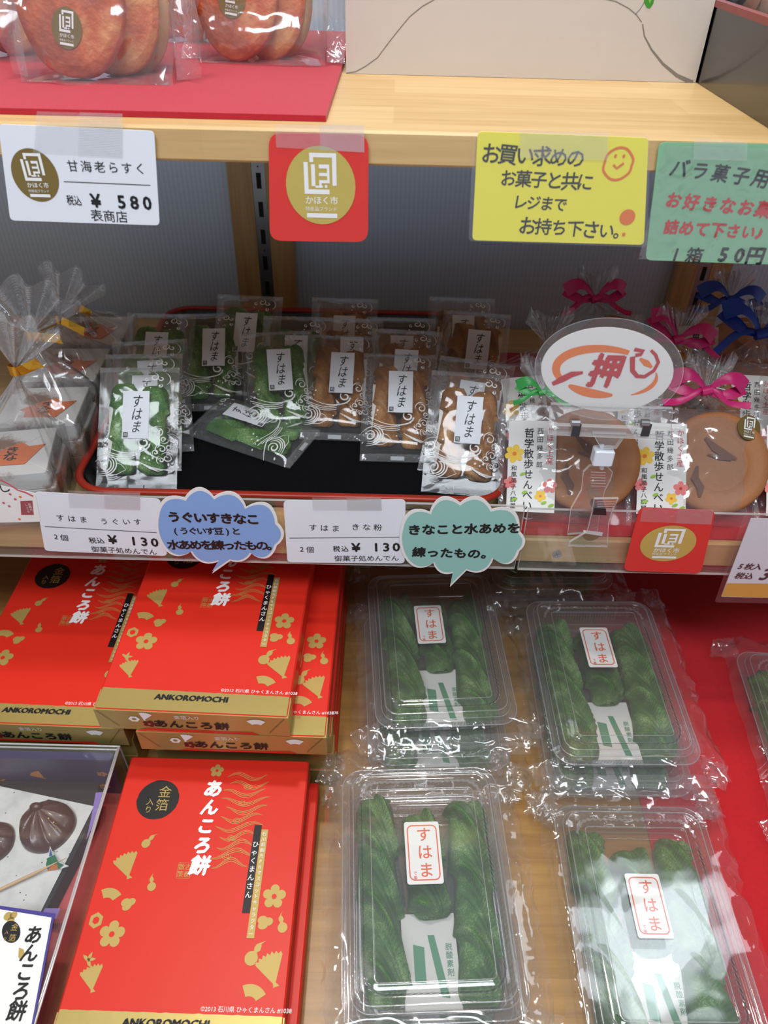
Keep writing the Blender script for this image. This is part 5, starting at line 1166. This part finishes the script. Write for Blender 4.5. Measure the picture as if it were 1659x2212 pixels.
# black tray with lilac inner edge, paper, two sweets, pick and folded paper crane
f = Frame(CM)
t = thing('sample_tray', 'shallow black card tray with lilac edges inside the sample case', 'tray', CM @ Matrix.Translation((0, 0, .0014)))
mb = MB(); h = .018
Q = [f.p(*p, .0014+h) for p in ((-40, 1688), (214, 1683), (205, 1760), (72, 2020), (-60, 2010))]
mb.prism(Q, 0, h, mat('matt_black_card', (16, 16, 20), .6, var=.2)); mb.build('body', t)
mb = MB(); mb.poly([f.p(*p, .0016+h) for p in ((207, 1712), (223, 1711), (222, 1735), (186, 1815), (196, 1770))], h+.0002, LILAC); mb.poly([f.p(*p, .0016+h) for p in ((97, 1962), (130, 1962), (122, 1985), (88, 1978))], h+.0002, LILAC); mb.build('lilac_edge', t)
hp = .0014+h+.0006
t = thing('paper_sheet', 'white speckled paper square under the sample sweets', 'paper', CM @ Matrix.Translation((0, 0, hp)))
WASHI = powder('speckled_white_paper', (206, 208, 206), (224, 226, 222), (232, 232, 228), (240, 240, 238), .3)
Q = [f.p(*p, hp) for p in ((-40, 1690), (203, 1742), (86, 1974), (-60, 1945))]; Q2 = []
mb = MB(); mb.prism(Q, 0, .0003, WASHI)
rnd = random.Random(3)
for k in range(16):
    a, b = rnd.random(), rnd.random(); p = Vector(Q[0])*(1-a)*(1-b)+Vector(Q[1])*a*(1-b)+Vector(Q[2])*a*b+Vector(Q[3])*(1-a)*b; mb.disc(p.x, p.y, .0005, .0004, BLACKI, 6)
mb.build('sheet', t)
CHOC = mat('dark_bean_sweet', (84, 48, 42), .35, var=.12, scale=40, bump=.15, bscale=300, coat=.3); GLEAF = mat('gold_leaf', (255, 214, 110), .2, metal=1)
def bean_sweet(label, px, py, R_, yaw, seed, leaf=True):
    q = f.p(px, py, hp+.008)
    t = thing('bean_sweet', label, 'sweet', CM @ Matrix.Translation((q[0], q[1], hp+.0005)) @ Matrix.Rotation(radians(yaw), 4, 'Z'))
    mb = MB(); ox, oy = -.35*R_, .45*R_
    def fn(u, v):
        a = 2*pi*u; r = R_*sin(pi*.5*(1-v))**.8 if v < 1 else 0; w = (1-v)
        x, y = r*cos(a)*(1+.04*sin(3*a)), r*sin(a)*.94
        x += ox*v**1.5; y += oy*v**1.5
        fold = abs(((u*9+seed*.3+.35*v) % 1)-.5)*2; z = R_*.66*v**.62*(1-.12*(1-v))
        z += .0016*(fold**3)*sin(pi*min(1, v*1.02))*(1 if .15 < u < 1 else .4)
        return (x, y, max(0, z))
    mb.grid(fn, 108, 26, CHOC); mb.build('body', t)
    mb = MB(); kx, ky = ox-.002, oy+.001
    mb.grid(lambda u, v: (kx+.0055*cos(2*pi*u)*sin(pi*v), ky+.0040*sin(2*pi*u)*sin(pi*v), R_*.66-.001+.0040*cos(pi*v)), 16, 8, CHOC); mb.build('knot', t, label='pinched knot on top')
    if leaf:
        mb = MB(); rr2 = random.Random(seed)
        for k in range(46):
            u, v = rr2.uniform(.45, .95), rr2.uniform(.30, .92); p = Vector(fn(u, v)); s = rr2.uniform(.0002, .0008); nn = Vector((p.x*.6, p.y*.6-.004, .012)).normalized(); a_ = nn.orthogonal().normalized(); b_2 = nn.cross(a_)
            p = p+nn*.0005; mb.add([tuple(p+a_*s), tuple(p+b_2*s*1.3), tuple(p-a_*s*.8), tuple(p-b_2*s)], [(0, 1, 2, 3)], GLEAF)
        mb.build('gold_leaf', t, label='flecks of gold leaf')
bean_sweet('glossy dark brown pleated bean sweet with flecks of gold leaf, on the white paper', 98, 1780, .0225, 0, 5)
bean_sweet('dark brown bean sweet cut off by the left edge, on the white paper', -22, 1815, .0180, 40, 9, leaf=False)
q0 = f.p(-8, 1924, hp+.004); q1 = f.p(144, 1851, hp+.007)
t = thing('wooden_pick', 'pale pointed wooden pick lying across the paper', 'pick', CM @ Matrix.Translation((0, 0, hp))); mb = MB(); mb.tube([(q0[0]-.02, q0[1]-.012, .0022), (q0[0], q0[1], .0030), (q0[0]*.5+q1[0]*.5, q0[1]*.5+q1[1]*.5, .0042), (q1[0], q1[1], .0058)], lambda u: .0013*(1-max(0, u-.8)*4.4), mat('pale_bamboo', (222, 184, 138), .5, var=.08), 8); mb.build('stick', t)
t = thing('paper_crane', 'tiny folded paper crane in green, white and blue beside the pick', 'paper crane', CM @ Matrix.Translation((0, 0, hp))); mb = MB()
CG = mat('green_origami', (40, 120, 80), .5, var=.3, scale=500); CB = mat('blue_origami', (70, 110, 190), .5, var=.3, scale=500); CO = mat('orange_origami', (220, 130, 60), .5, var=.3, scale=500)
def T3(pts, hs, m): mb.add([(*f.p(*p, hp+h_), h_) for p, h_ in zip(pts, hs)], [tuple(range(len(pts)))], m)
T3([(108, 1827), (117, 1848), (103, 1852)], (.010, .004, .003), PAPER); T3([(108, 1832), (113, 1848), (106, 1850)], (.0103, .0046, .0036), CB); T3([(100, 1855), (118, 1846), (126, 1862), (112, 1876)], (.003, .006, .006, .002), CG); T3([(126, 1860), (149, 1871), (134, 1876), (118, 1874)], (.005, .006, .003, .002), PAPER)
T3([(122, 1862), (138, 1868), (126, 1877)], (.0065, .006, .003), CG); T3([(112, 1869), (124, 1866), (127, 1877), (101, 1882)], (.005, .0055, .002, .001), CO); T3([(102, 1856), (108, 1866), (104, 1882), (99, 1868)], (.002, .004, .001, .001), CG); mb.build('folded_paper', t)
# white description card propped in front of the case
t = thing('description_card', 'white description card in a purple border with vertical writing, at the lower left corner', 'card', CM @ Matrix.Translation((0, 0, HC+.0008))); 
hh = .0012; ff = Frame(CM @ Matrix.Translation((0, 0, HC+.0008)))
mb = MB(); mb.prism(ff.pts([(-14, 1955), (119, 1974), (66, 2250), (-80, 2240)]), 0, .0006, LILAC if False else mat('purple_border', (70, 62, 140), .4)); mb.poly(ff.pts([(-12, 1963), (112, 1983), (62, 2250), (-76, 2240)]), .0008, PAPER)
row(mb, ff, 'あんころ餅', (74, 2020), (38, 2184), 40, BLACKI, .0011, off=.03); P = [(25+20*cos(a*pi/16), 2014+24*sin(a*pi/16)) for a in range(32)]; mb.poly(ff.pts(P), .0010, BLACKI)
row(mb, ff, '金箔', (33, 2004), (28, 2027), 16, GOLDPR, .0013); row(mb, ff, '入り', (16, 2015), (12, 2030), 9, GOLDPR, .0013)
for (x, y, r) in ((18, 1980, 9), (30, 1978, 8), (24, 1990, 8)): mb.disc(*ff.p(x, y), r*ff.s_(20, 2000, 1), .0009, GOLDPR, 14)
mb.poly(ff.pts([(42, 2048), (52, 2052), (55, 2066), (46, 2076), (40, 2068)]), .0009, GOLDPR); mb.build('card', t)

# printed sheets, stickers and clips belong to the part they are fixed on
ON = {'wave_print': 'film', 'name_label': 'film', 'seal_tab': 'film', 'name_sticker': 'lid', 'lid_print': 'wrapped_body', 'front_print': 'gold_end', 'paper_strip': 'cellophane', 'printed_leaf': 'body',
      'cut_line': 'body', 'gold_leaf': 'body', 'knot': 'body', 'spring_clip': 'clip_bar', 'steel_spring': 'clip_front', 'round_sticker': 'clip_front', 'sticker': ('cellophane', 'card'), 'print': 'body', 'orange_label': 'wrapped_mochi', 'gold_tie': 'film'}
for root in [o for o in COL.objects if o.parent is None and o.get('category')]:
    ch = list(root.children)
    for c in ch:
        w = ON.get(c.name.split('.')[0])
        if not w: continue
        w = (w,) if isinstance(w, str) else w
        for p in ch:
            if p.name.split('.')[0] in w and p is not c: 
                if c.name.startswith('orange_label'): p = [q for q in ch if q.name.startswith('wrapped_mochi')][-1]
                c.parent = p; break
